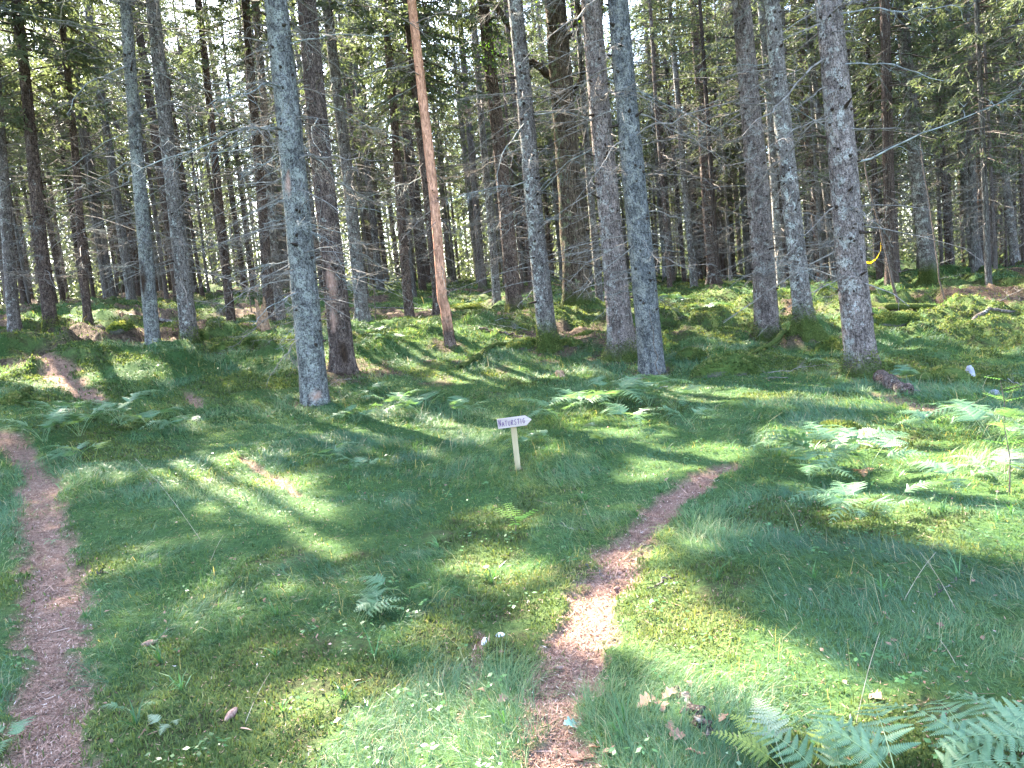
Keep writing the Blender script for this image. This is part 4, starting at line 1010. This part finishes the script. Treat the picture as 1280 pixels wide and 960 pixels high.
# mid left thicket
FS = 1.03
for i, (px, py, n, s, k, lb) in enumerate([(55, 552, 5, .62, 'green', 'dark blue-green bracken at the left end of the thicket by the left path'),
    (100, 545, 5, .66, 'green', 'bracken in the thicket beside the left path, second from the path'), (150, 528, 5, .7, 'green', 'sunlit bracken at the top of the thicket by the left path'),
    (195, 535, 5, .6, 'green', 'bracken in the right half of the left thicket'), (228, 540, 4, .5, 'green', 'low bracken at the right end of the left thicket'), (115, 575, 2, .6, 'yellow', 'yellow-green bracken in front of the left thicket'),
    (95, 580, 3, .4, 'green', 'low bracken before the left thicket at the path edge'),
    (80, 530, 4, .5, 'green', 'bracken at the back of the left thicket'),
    (490, 518, 4, .52, 'green', 'bracken left of centre of the row behind the sign'), (530, 520, 5, .58, 'green', 'pale sunlit bracken in the row behind the sign'), (575, 522, 4, .5, 'green', 'bracken in the row behind the sign, nearest the sign'),
    (460, 500, 4, .4, 'green', 'small bracken by the foot of the thick lichened trunk'), (445, 530, 4, .4, 'green', 'low bracken in the shade right of the thick lichened trunk'),
    (700, 530, 5, .62, 'green', 'bracken reaching left towards the sign'), (730, 520, 5, .66, 'green', 'full bracken right of the sign, in the big patch'), (770, 512, 5, .72, 'green', 'tall bracken in the middle of the big patch'),
    (810, 508, 5, .7, 'green', 'bracken under the blue-grey trunk in the big patch'), (845, 512, 5, .62, 'green', 'bracken at the right end of the big patch'), (790, 535, 4, .5, 'green', 'lower bracken at the front of the big patch'),
    (860, 530, 3, .45, 'green', 'low bracken at the front right of the big patch'), (755, 500, 4, .6, 'green', 'bracken at the back of the big patch'),
    (738, 548, 1, .5, 'pale', 'single bleached white frond at the front of the big patch'), (752, 556, 3, .38, 'yellow', 'yellow-green bracken at the front of the big patch'),
    (1010, 600, 3, .42, 'green', 'small drooping bracken at the left of the sunlit fern group'), (1040, 592, 5, .68, 'green', 'large sunlit bracken with whitish fronds by the mossy mound'),
    (1085, 590, 5, .62, 'green', 'sunlit bracken right of the mossy mound'), (1000, 580, 4, .5, 'green', 'bracken behind the small drooping one by the mound'), (1078, 590, 2, .42, 'brown', 'withered rusty bracken among the sunlit group'),
    (1055, 560, 3, .5, 'pale', 'bleached bracken crossing in front of the mound'),
    (1070, 650, 4, .46, 'green', 'blue-green bracken standing alone in front of the mound'), (1110, 645, 3, .42, 'green', 'small blue-green bracken just right of the lone one'),
    (1245, 560, 4, .62, 'green', 'bracken at the right edge under the rowan'), (1270, 545, 4, .66, 'green', 'bracken with pale fronds at the far right edge'), (1250, 600, 3, .5, 'pale', 'bleached fern fronds near the right edge'),
    (1215, 530, 4, .5, 'green', 'bracken beyond the rusty ground on the right'), (1170, 545, 3, .4, 'green', 'low bracken in shade below the rusty ground'),
    (1200, 612, 3, .4, 'green', 'dark low bracken in shade left of the pale fronds'),
    (1135, 480, 3, .5, 'green', 'young pale bracken between the big right trunk and the white stone'), (1040, 462, 2, .4, 'green', 'small fern touching the foot of the nearest right trunk'),
    (490, 765, 5, .28, 'green', 'light green fern in the shade left of the small white fungi'), (452, 778, 5, .36, 'hi', 'light green fern with upright fronds, left of the path fork'), (510, 755, 3, .3, 'green', 'small fern behind the upright one at the path fork'),
    (410, 580, 3, .36, 'green', 'small fern in the grass between the lichened trunk and the sign'), (455, 590, 3, .3, 'green', 'low fern in the shaded grass left of the sign'),
    (660, 560, 3, .3, 'green', 'small blue-green fern right of the sign post'), (690, 555, 3, .3, 'green', 'low fern between the sign post and the big patch'),
    (215, 905, 3, .15, 'pale', 'small pale yellow fern in the grass near the bottom left'), (165, 890, 3, .12, 'green', 'tiny bluish fern beside the small pale yellow one'),
    (850, 405, 5, .7, 'green', 'distant ferns under the gap right of the blue-grey trunk'), (880, 395, 4, .7, 'green', 'distant ferns below the dark brown spruce'),
    (490, 440, 4, .5, 'green', 'pale fern on the rise behind the wounded trunk'), (470, 432, 4, .5, 'green', 'pale fern at the foot of the grey spruce behind the wounded trunk'),
    (20, 925, 4, .18, 'green', 'dark fern at the left edge of the left path'), (75, 672, 4, .13, 'green', 'tiny blue-green fern seedling on the left path')]):
    fern(px, py, n + 3 if n > 2 and py < 660 else n, s, lb, k, i)

# ---------------------------------------------------------------- sign
def box(A, x0, x1, y0, y1, z0, z1, **kw):
    V = np.array([(x, y, z) for z in (z0, z1) for y in (y0, y1) for x in (x0, x1)], float)
    A.add(V, np.array([[0, 2, 3, 1], [4, 5, 7, 6], [0, 1, 5, 4], [2, 6, 7, 3], [0, 4, 6, 2], [1, 3, 7, 5]]), **kw)
def sign():
    p = gpt(648, 590); t = float((p - cC) @ cF); k = t / FPX
    root = bpy.data.objects.new('trail_sign', None); COL.objects.link(root); root.location = tuple(p); root.rotation_euler = (R(-2), R(-.6), R(3))
    tag(root, 'small wooden arrow sign on a pale stake, hand lettered NATURSTIG', 'sign')
    hw = 3.6 * k; Hh = 64 * k
    import bmesh
    bm = bmesh.new(); bmesh.ops.create_cube(bm, size=1); 
    for v in bm.verts: v.co = (v.co.x * hw * 2 * (1 if v.co.z > 0 else .92), v.co.y * .022, (v.co.z + .5) * (Hh + .25) - .25)
    bmesh.ops.bevel(bm, geom=bm.edges[:], offset=.002, segments=1, affect='EDGES')
    me = bpy.data.meshes.new('stake'); bm.to_mesh(me); bm.free(); me.materials.append(M['post']); link('stake', me, root)
    bw = 43 * k; bh = 12.6 * k; x0 = -bw * .46; x1 = x0 + bw * .84; xt = x0 + bw; zc = Hh - 3 * k; y0, y1 = -.036, -.0125
    out = [(x0 + .004, -bh / 2 - .002), (x1, -bh / 2 + .002), (xt, .004), (x1 - .004, bh / 2), (x0, bh / 2 - .004)]
    bm = bmesh.new(); vs_ = [bm.verts.new((x, y0, z)) for x, z in out]; f = bm.faces.new(vs_)
    ex = bmesh.ops.extrude_face_region(bm, geom=[f])
    for v in [e for e in ex['geom'] if isinstance(e, bmesh.types.BMVert)]: v.co.y = y1
    bmesh.ops.bevel(bm, geom=bm.edges[:], offset=.0015, segments=1, affect='EDGES'); bmesh.ops.recalc_face_normals(bm, faces=bm.faces)
    me = bpy.data.meshes.new('arrow_board'); bm.to_mesh(me); bm.free(); me.materials.append(M['board'])
    bd = link('arrow_board', me, root, (0, 0, zc))
    # hand drawn capitals as pen strokes (unit box 0..1)
    G = {'N': [[(0, 0), (.02, 1), (.55, .05), (.6, .95)]], 'A': [[(0, 0), (.3, .8), (.6, .02)], [(.1, .32), (.5, .34)]], 'T': [[(-.05, .8), (.6, .86)], [(.28, .82), (.26, 0)]],
         'U': [[(0, .8), (.05, .12), (.3, 0), (.5, .15), (.55, .82)]], 'R': [[(0, 0), (.03, .82), (.4, .84), (.5, .62), (.35, .46), (.05, .42), (.5, 0)]],
         'S': [[(.5, .75), (.3, .84), (.05, .7), (.1, .5), (.42, .38), (.45, .12), (.2, 0), (0, .1)]], 'I': [[(.1, .82), (.08, 0)]],
         'G': [[(.5, .72), (.3, .84), (.05, .6), (.02, .25), (.25, 0), (.5, .12), (.5, .4), (.3, .4)]]}
    A = Acc(); n = 9; cw = bw * .79 / n; x = x0 + bw * .045
    for i, ch in enumerate('NATURSTIG'):
        hh = bh * (.60 if i else .70); zb = -bh * .33 + i * .0011
        for st in G[ch]:
            P = np.array([[x + a * cw * 1.08 * (.7 if ch == 'I' else 1), y0 - .0012, zb + b_ * hh] for a, b_ in st])
            s = np.linspace(0, len(P) - 1, 4 * len(P)); Pk = np.stack([np.interp(s, np.arange(len(P)), P[:, c]) for c in range(3)], 1)
            V, F = tubes(Pk[None], np.full((1, len(s)), .0027), 6); A.add(V, F)
        x += cw * (.72 if ch == 'I' else 1.03)
    link('lettering', A.mesh('lettering', [M['ink']], True), bd)
    for qx, qz in ((-.006, .016), (.009, -.015)):
        A = Acc(); A.add(*tubes(np.array([[[qx, y0 + .004, qz], [qx, y0 - .0005, qz], [qx, y0 - .0022, qz]]]), np.array([[.0028, .0032, .0012]]), 8)); link('nail', A.mesh('nail', [M['limb']]), bd)
sign()

# ---------------------------------------------------------------- stones, stumps, logs, saplings
def blob(seed, sx, sy, sz, mat, name, nz=.25, sub=4, flat=1.0):
    import bmesh
    bm = bmesh.new(); bmesh.ops.create_icosphere(bm, subdivisions=sub, radius=1.0)
    V = np.array([v.co[:] for v in bm.verts]); 
    n = fbm(V[:, 0] * 1.6 + seed, V[:, 1] * 1.6 + V[:, 2] * 1.3, seed, 4) - .5; n2 = fbm(V[:, 0] * 6 + seed, V[:, 1] * 6 + V[:, 2] * 5, seed + 5, 3) - .5
    V = V * (1 + nz * 2 * n + nz * .5 * n2)[:, None]
    V[:, 2] = np.where(V[:, 2] < 0, V[:, 2] * flat, V[:, 2]); V *= np.array([sx, sy, sz])
    for v, c in zip(bm.verts, V): v.co = c
    me = bpy.data.meshes.new(name); bm.to_mesh(me); bm.free(); me.materials.append(M[mat])
    for p in me.polygons: p.use_smooth = True
    return me
def stone(px, py, w, h, label, mat='mound', name='mossy_boulder', cat='boulder', group='mossy boulders', nz=.22, sink=.22):
    p = gpt(px, py); t = float((p - cC) @ cF); sx = w * .5 * t / FPX; sz = h * t / FPX
    o = link(name, blob(int(px + py), sx, sx * .75, sz, mat, name, nz), None, (p[0], p[1], p[2] - sz * sink), (0, 0, px % 6))
    tag(o, label, cat, group)
    if mat == 'mound':
        r2 = np.random.default_rng(int(px)); P_, N_ = surf_sample(o.data, int(min(7000, 1500 + 9000 * sx * sz)), r2, lambda V, N: np.clip(N[:, 2] + .45, 0, 1) * (V[:, 2] > -.2 * sz) * sstep(.25, .5, vnoise(V[:, 0] * 5 + px, V[:, 1] * 5)) + 1e-9)
        fuzz(o, P_, N_, r2, (.012, .045), .012)
    return o
stone(912, 466, 88, 26, 'wide rounded moss-covered boulder right of the big fern patch')
stone(1172, 478, 96, 24, 'broad mossy boulder behind the white stone on the right')
stone(1045, 545, 82, 22, 'dark mossy mound behind the sunlit ferns')
stone(1038, 382, 34, 11, 'small sunlit moss cushion between the big right trunks')
stone(1122, 422, 60, 12, 'mossy hump at the foot of the leaning sapling')
stone(1200, 400, 50, 12, 'mossy hump on the right beyond the grass')
stone(1040, 440, 50, 22, 'dark green boulder between the mossy-rooted and the nearest right trunk')
stone(252, 432, 22, 12, 'round mossy stone against the foot of the grey left spruce')
stone(282, 440, 36, 8, 'flat mossy stone right of the round one on the left')
stone(318, 438, 30, 10, 'mossy stone before the twin trunks')
stone(155, 436, 40, 9, 'low mossy hump left of the hollow pale spruce')
stone(735, 420, 46, 12, 'mossy hump below the old furrowed tree')
stone(710, 438, 40, 8, 'flat mossy hump right of the grey knotty trunk')
stone(655, 440, 50, 10, 'mossy hump left of the grey knotty trunk')
stone(865, 450, 50, 16, 'mossy hump right of the blue-grey trunk')
stone(690, 378, 40, 8, 'mossy hump on the sunny slope before the old tree')
stone(580, 392, 50, 9, 'sunlit mossy hump right of the orange pine')
stone(470, 424, 34, 9, 'mossy hump behind the wounded trunk')
stone(20, 503, 44, 12, 'mossy lump at the left edge above the fern thicket')
stone(1213, 476, 18, 22, 'pale lilac-grey bare stone face on the right', 'rock', 'bare_stone', 'stone', 'bare pale stones')
stone(1243, 492, 18, 7, 'small pale stone lying right of the lilac-grey one', 'rock', 'bare_stone', 'stone', 'bare pale stones')
stone(607, 796, 15, 6, 'larger white fungus-like lump in the grass by the path fork', 'white', 'white_fungus', 'fungus', 'white lumps', .3)
stone(625, 792, 13, 4, 'smaller white fungus-like lump beside the larger one', 'white', 'white_fungus', 'fungus', 'white lumps', .3)
def stump(px, py, w, h, label, jag=.5, mat='rotten'):
    p = gpt(px, py); t = float((p - cC) @ cF); r = w * .5 * t / FPX; H = h * t / FPX
    rng = np.random.default_rng(int(px)); k = 18; an = np.arange(k) * 2 * np.pi / k; zz = np.linspace(-.1, 1, 8)
    top = 1 - jag * rng.random(k); A = Acc()
    rad = r * (1 + .5 * np.exp(-np.maximum(zz, 0) / .15)); V = np.stack([np.c_[rad[i] * np.cos(an) * (1 + .1 * rng.normal(0, 1, k)), rad[i] * np.sin(an), np.where(zz[i] < 0, zz[i] * .1, zz[i] * H * top)] for i in range(8)])
    V2 = np.concatenate([V.reshape(-1, 3), [[0, 0, H * .35]]]); idx = np.arange(8 * k).reshape(8, k)
    F = np.stack([idx[:-1], np.roll(idx[:-1], -1, 1), np.roll(idx[1:], -1, 1), idx[1:]], -1).reshape(-1, 4)
    T = np.stack([idx[-1], np.roll(idx[-1], -1), np.full(k, 8 * k)], -1)
    A.add(V2, F, T); o = link('broken_stump', A.mesh('broken_stump', [M[mat]]), None, p); tag(o, label, 'stump', 'broken stumps')
stump(331, 420, 13, 46, 'light brown splintered stump behind the thick lichened trunk')
stump(700, 471, 10, 9, 'tiny dark stump in the grass right of the grey knotty trunk')
stump(785, 722, 1, 1, 'x') if False else None
def log(pts, r, label, mat='bark_brown', name='fallen_log', lift=.6, group='fallen logs and branches', r1=.5, mossy=.6, cat='log'):
    P = np.array([gpt(*q[:2]) + np.array([0, 0, r * lift + (q[2] if len(q) > 2 else 0)]) for q in pts]); c = P[0].copy(); P -= c
    K = 20; s = np.linspace(0, len(P) - 1, K); Pk = np.stack([np.interp(s, np.arange(len(P)), P[:, i]) for i in range(3)], 1)
    rng = np.random.default_rng(int(pts[0][0])); Pk += rng.normal(0, .012, Pk.shape)
    rr = np.linspace(r, r * r1, K) * (1 + .12 * rng.normal(0, 1, K)); rr[0] *= .6; rr[-1] *= .3
    A = Acc(); A.add(*tubes(Pk[None], rr[None], 10), mossy=mossy)
    o = link(name, A.mesh(name, [M[mat]], True), None, c); tag(o, label, cat, group)
log([(1060,392),(1110,400),(1172,398)], .11, 'long moss-covered log lying behind the leaning sapling')
log([(1195,412),(1235,405),(1275,392)], .05, 'pale bare branch lying on the ground at the right', 'bark_grey', mossy=0)
log([(576,462),(596,450),(618,436),(650,436)], .06, 'moss-covered slanting log in the grass between pine and knotty trunk', mossy=.9)
log([(600,420),(660,424)], .03, 'thin dark branch lying before the brown mossy-footed spruce', mossy=0)
log([(1130,362),(1090,372)], .08, 'long surface root of the moss-skirted spruce, left side', 'bark_grey', mossy=.5, group='surface roots', cat='root', name='surface_root')
log([(1170,366),(1215,372),(1262,366)], .08, 'long surface root of the moss-skirted spruce, right side', 'bark_grey', mossy=.5, group='surface roots', cat='root', name='surface_root')
log([(1098,478),(1125,492),(1140,498)], .10, 'dark exposed root right of the nearest big trunk', 'bark_brown', mossy=.2, group='surface roots', cat='root', name='surface_root')
log([(985,432),(960,444),(925,452)], .05, 'mossy root running left from the mossy-rooted spruce', 'bark_grey', mossy=.95, group='surface roots', cat='root', name='surface_root')
log([(848,868),(872,905),(890,925)], .018, 'short rusty rotten branch in the moss near the bottom', 'bark_brown', mossy=0)
log([(40,486),(20,500),(36,512)], .05, 'mossy arched root at the left edge above the thicket', 'bark_brown', mossy=.9, group='surface roots', cat='root', name='surface_root')
log([(610,398),(520,390),(440,384)], .03, 'thin pole lying across the slope behind the orange pine', 'bark_grey', mossy=0)
log([(230,410),(170,400),(120,392)], .07, 'fallen trunk on the needle-strewn slope at the left', 'bark_grey', mossy=.2)
log([(270,408),(250,396),(300,386)], .05, 'fallen grey branch behind the slender dark spruce', 'bark_grey', mossy=.1)
# loose dead branches lying about
rs2 = random.Random(8)
for i, (px, py, s, lb) in enumerate([(620,412,1.0,'tangle branch in the brush heap left of the knotty trunk'),(645,416,1.1,'long branch across the brush heap'),(600,420,.9,'grey branch at the left of the brush heap'),
    (660,420,.8,'short branch at the right of the brush heap'),(780,482,1.0,'bleached branch by the foot of the blue-grey trunk'),(800,486,.8,'twiggy branch among the ferns under the blue-grey trunk'),
    (835,488,.7,'pale twig right of the small dead sapling'),(960,470,.9,'bare arching twig in the sunny grass'),(985,476,.8,'pale curved twig in the sunny grass'),
    (180,420,1.2,'bare branch on the slope at the hollow pale spruce'),(150,405,1.3,'dry branch on the brown slope'),(1250,395,1.2,'dry branch at the right behind the grass'),(700,395,1.2,'dead branch before the old tree'),
    (440,478,.9,'dead branch at the foot of the wounded trunk'),(1150,498,.6,'dark twig on the rusty bare ground'),(1260,480,.8,'grey branch beside the small pale stone')]):
    p = gpt(px, py); o = link('fallen_branch', DB[i % 12], None, (p[0], p[1], p[2] + .06), (rs2.uniform(0, 6), rs2.uniform(-.1, .05), rs2.uniform(0, 6)), s)
    tag(o, lb, 'branch', 'loose dead branches')
# sticks in the foreground
for pts, r, lb in [([(1165,745),(1210,710)], .004, 'thin dark stick crossing a straw stalk on the right'), ([(700,660),(745,668)], .003, 'short pale twig near the sign side of the path'),
                   ([(178,612),(200,598)], .004, 'short pale stick at the path edge on the left'), ([(120,716),(134,712)], .006, 'pale wood chip beside the left path'),
                   ([(730,704),(760,712)], .003, 'thin pale twig lying across the right path'), ([(812,735),(850,722)], .006, 'dark twig at the right edge of the path')]:
    log(pts, r, lb, 'bark_grey', 'fallen_stick', 1.0, 'small sticks', .5, 0, 'stick')
def sapling(px, py, t, tpx, tpy, r, label, nb, mat='limb', L=.7, seed=0, name='dead_sapling'):
    P0 = P3(px, py, t); z = float(tz(P0[0], P0[1])); P0[2] = z - .05; P1 = P3(tpx, tpy, t); root = bpy.data.objects.new(name, None); COL.objects.link(root); root.location = tuple(P0)
    tag(root, label, 'sapling', 'thin saplings'); d = P1 - P0; K = 12; rng = np.random.default_rng(seed)
    P = d * np.linspace(0, 1, K)[:, None] + np.r_[[[0, 0, 0]], rng.normal(0, .012, (K - 1, 3))]
    A = Acc(); A.add(*tubes(P[None], np.linspace(r, r * .35, K)[None], 8)); link('stem', A.mesh('stem', [M[mat]], True), root)
    for i in range(nb):
        u = rng.uniform(.12, .97); q = P[int(u * (K - 1))]; s = L * rng.uniform(.4, 1) * (1.1 - u * .5)
        link('dead_branch', DB[int(rng.integers(0, 12))], root, q, (rng.uniform(0, 6), rng.uniform(-.5, .2), rng.uniform(0, 6.28)), s)
sapling(1126, 404, 17, 1078, 195, .035, 'thin dark sapling leaning left beside the nearest right trunk', 10, seed=1)
sapling(1182, 398, 18, 1150, 180, .02, 'very thin straight sapling before the moss-skirted spruce', 8, seed=2)
sapling(824, 478, 12.0, 812, 388, .012, 'small dead sapling with short bristly twigs at the blue-grey trunk', 16, 'limb', .32, 3)
sapling(316, 400, 24, 308, 340, .02, 'short thin leaning pole left of the twin trunks', 3, seed=4)
sapling(470, 400, 20, 462, 300, .018, 'thin pale dead sapling right of the wounded trunk', 8, seed=5)
# yellow strip hanging beside the leaning sapling
def strip():
    t = 16.6; A = Acc(); pts = np.array([P3(1080, 327, t), P3(1088, 329, t), P3(1096, 323, t), P3(1101, 313, t), P3(1101, 302, t)])
    c = pts[0].copy(); pts = pts - c; K = 14; s = np.linspace(0, 4, K); P = np.stack([np.interp(s, np.arange(5), pts[:, i]) for i in range(3)], 1)
    w = .017 * np.sin(np.linspace(.25, 3.0, K)) + .006
    side = np.c_[np.full(K, .3), np.linspace(-.6, .5, K), np.full(K, .8)]; side = nrm(side)
    V = np.concatenate([P - side * w[:, None], P + side * w[:, None], P - side * w[:, None] + [0, .002, 0], P + side * w[:, None] + [0, .002, 0]])
    i = np.arange(K - 1); F = np.concatenate([np.stack([i, i + 1, i + 1 + K, i + K], -1), np.stack([i + 2 * K, i + 3 * K, i + 1 + 3 * K, i + 1 + 2 * K], -1)])
    A.add(V, F); o = link('yellow_leaf_strip', A.mesh('yellow_leaf_strip', [M['yellow']], True), None, c); tag(o, 'bright yellow curled strip caught on the thin leaning sapling', 'strip')
strip()
# rowan seedling at the right edge
def rowan(px, py, h, label, seed):
    p = gpt(px, py); root = bpy.data.objects.new('rowan_seedling', None); COL.objects.link(root); root.location = tuple(p); tag(root, label, 'seedling', 'broad leaved seedlings')
    rng = np.random.default_rng(seed); P = np.array([[0, 0, 0], [.01, 0, h * .5], [-.02, .01, h]]); A = Acc(); A.add(*tubes(P[None], np.array([[.005, .004, .002]]), 6)); link('stem', A.mesh('stem', [M['limb']], True), root)
    for k in range(7):
        z = h * rng.uniform(.4, 1); a = rng.uniform(0, 6.28); A = Acc(); d = np.array([math.cos(a), math.sin(a), .25]); s = np.array([-math.sin(a), math.cos(a), 0]); Lf = rng.uniform(.12, .2)
        A.add(*tubes(np.array([[[0, 0, 0], d * Lf]]), np.array([[.0015, .001]]), 4), tone=.5)
        for j in range(6):
            for sg in (-1, 1):
                b = d * Lf * (j + 1) / 6.2; dd = nrm(s * sg + d * .5 - np.array([0, 0, .25])); l = .045; n_ = np.cross(dd, [0, 0, 1]); n_ = nrm(n_)
                A.add(np.array([b, b + dd * l * .4 + n_ * .009, b + dd * l, b + dd * l * .4 - n_ * .009]), np.array([[0, 1, 2, 3]]), tone=rng.uniform(.2, .8))
        link('leaf', A.mesh('leaf', [M['birch_leaf']]), root, (0, 0, z))
rowan(1262, 620, .5, 'slim broad leaved seedling at the right edge before the pale fronds', 1)
rowan(1255, 530, .45, 'bright green seedling near the right edge behind the ferns', 2)
rowan(645, 670, .12, 'tiny pale leaved seedling in the sunlit grass below the sign', 3)
def leafshape(seed, L, lobes, mat, name):
    rng = np.random.default_rng(seed); n = 40; u = np.linspace(0, 1, n); w = L * .28 * np.sin(np.pi * u ** .8) * (1 + .35 * np.sin(u * lobes * 6.283)) + .002
    curl = .12 * L * np.sin(u * 5 + seed); A = Acc()
    Vc = np.c_[u * L - L / 2, np.zeros(n), curl]; V = np.concatenate([Vc, Vc + np.c_[np.zeros(n), w, w * .35], Vc - np.c_[np.zeros(n), w, -w * .3]])
    i = np.arange(n - 1); F = np.concatenate([np.stack([i, i + 1, i + 1 + n, i + n], -1), np.stack([i, i + 2 * n, i + 1 + 2 * n, i + 1], -1)])
    A.add(V, F, tone=.5); return A.mesh(name, [M[mat]], True)
def leaf_at(px, py, L, mat, name, label, group, seed, lobes=4, cat='leaf', rot=None):
    p = gpt(px, py); o = link(name, leafshape(seed, L, lobes, mat, name), None, (p[0], p[1], p[2] + .015), rot or (.15, -.1, seed * 1.3)); tag(o, label, cat, group)
leaf_at(717, 899, .085, 'oakleaf', 'oak_leaf', 'blue-green fallen oak leaf lying on the path near the bottom', 'fallen leaves', 1, rot=(.2, .1, .25))
leaf_at(725, 938, .10, 'dryleaf', 'dry_leaf', 'largest dry brown leaf at the bottom end of the path', 'fallen leaves', 2)
leaf_at(745, 936, .07, 'dryleaf', 'dry_leaf', 'dry brown leaf right of the largest one at the bottom of the path', 'fallen leaves', 3)
leaf_at(762, 946, .07, 'dryleaf', 'dry_leaf', 'small curled brown leaf, the lowest of the dry ones by the path', 'fallen leaves', 4)
leaf_at(810, 880, .09, 'dryleaf', 'dry_leaf', 'rusty crumpled leaf clump in the moss right of the path', 'fallen leaves', 5)
leaf_at(826, 884, .08, 'dryleaf', 'dry_leaf', 'rusty leaf touching the crumpled clump right of the path', 'fallen leaves', 6)
leaf_at(945, 890, .07, 'dryleaf', 'dry_leaf', 'orange leaf standing in the grass above the pale frond', 'fallen leaves', 7, rot=(.9, .3, 1))
for i, (px, py, L, lb) in enumerate([(838, 872, .07, 'rusty leaf just above the short rotten branch'), (860, 862, .05, 'small rusty leaf right of the short rotten branch'), (905, 905, .06, 'brown curled leaf between the rotten branch and the pale frond'),
        (848, 925, .06, 'greyish brown leaf left of the pale frond'), (838, 912, .05, 'small greyish leaf beside the greyish brown one'), (870, 945, .07, 'crumpled dark leaf at the bottom under the pale frond'), (1095, 868, .07, 'withered pinkish leaf above the corner fern'),
        (630, 880, .05, 'small brown leaf left of the path near the bottom'), (600, 868, .05, 'tiny rusty leaf in the worn line left of the path'), (695, 955, .06, 'brown leaf at the very bottom of the path')]):
    leaf_at(px, py, L, 'dryleaf', 'dry_leaf', lb, 'fallen leaves', 11 + i, lobes=3 + i % 3, rot=(.2 + .1 * (i % 4), -.15, i * 1.9))
leaf_at(607, 712, .06, 'dryleaf', 'dry_leaf', 'small orange leaf beside the tiny pale seedling', 'fallen leaves', 8)
def cone(px, py, L, label, seed):
    p = gpt(px, py); K = 14; n = 10; u = np.linspace(0, 1, K); r = L * .2 * np.sin(np.pi * (u * .9 + .05)) ** .7; an = np.arange(n) * 2 * np.pi / n; A = Acc()
    V = np.stack([np.c_[np.full(n, u[i] * L - L / 2), r[i] * (1 + .22 * np.sin(an * 5 + i * np.pi)) * np.cos(an), r[i] * (1 + .22 * np.sin(an * 5 + i * np.pi)) * np.sin(an)] for i in range(K)]).reshape(-1, 3)
    idx = np.arange(K * n).reshape(K, n); F = np.stack([idx[:-1], np.roll(idx[:-1], -1, 1), np.roll(idx[1:], -1, 1), idx[1:]], -1).reshape(-1, 4)
    A.add(V, F); o = link('spruce_cone', A.mesh('spruce_cone', [M['cone']]), None, (p[0], p[1], p[2] + L * .16), (0, rs2.uniform(-.2, .2), seed)); tag(o, label, 'cone', 'fallen spruce cones')
cone(289, 894, .085, 'reddish spruce cone standing in the grass near the bottom left', 1.3)
cone(187, 806, .08, 'pale pinkish spruce cone in the moss right of the left path', .6)
cone(774, 707, .06, 'dark spruce cone on the right path, the farther of two', 2.0)
cone(770, 726, .06, 'dark spruce cone on the right path, the nearer of two', .9)
cone(697, 826, .05, 'small black spruce cone on the right path above the oak leaf', .2)
cone(77, 812, .05, 'pale weathered cone in the middle of the left path', 2.2)
cone(770, 755, .05, 'small cone in the sunlit spot beside the right path', 1.7) if False else None
# straw stalks leaning out of the grass
A0 = random.Random(3)
for px, py, tx, ty, lb in [(250,672,168,572,'long straw stalk leaning left over the grass, left of the sunlit streak'),(1130,750,1170,690,'straw stalk in the shade near the right edge'),(1195,760,1150,690,'bent straw stalk crossing the thin dark stick'),
    (1070,898,1100,790,'straw stalk rising above the big corner fern'),(305,905,338,840,'pale straw stalk right of the reddish cone'),(262,702,280,668,'short straw stalk below the long leaning one'),
    (1195,830,1175,800,'arching pale stalk behind the big corner fern')]:
    p = gpt(px, py); t = float((p - cC) @ cF); q = P3(tx, ty, t * 1.0); d = q - p; K = 9; u = np.linspace(0, 1, K)
    P = d * u[:, None]; P[:, 2] += .06 * np.sin(u * np.pi) * np.linalg.norm(d); A = Acc(); A.add(*tubes(P[None], np.linspace(.0016, .0007, K)[None], 4))
    tag(link('straw_stalk', A.mesh('straw_stalk', [M['straw']], True), None, p), lb, 'stalk', 'dry grass stalks')
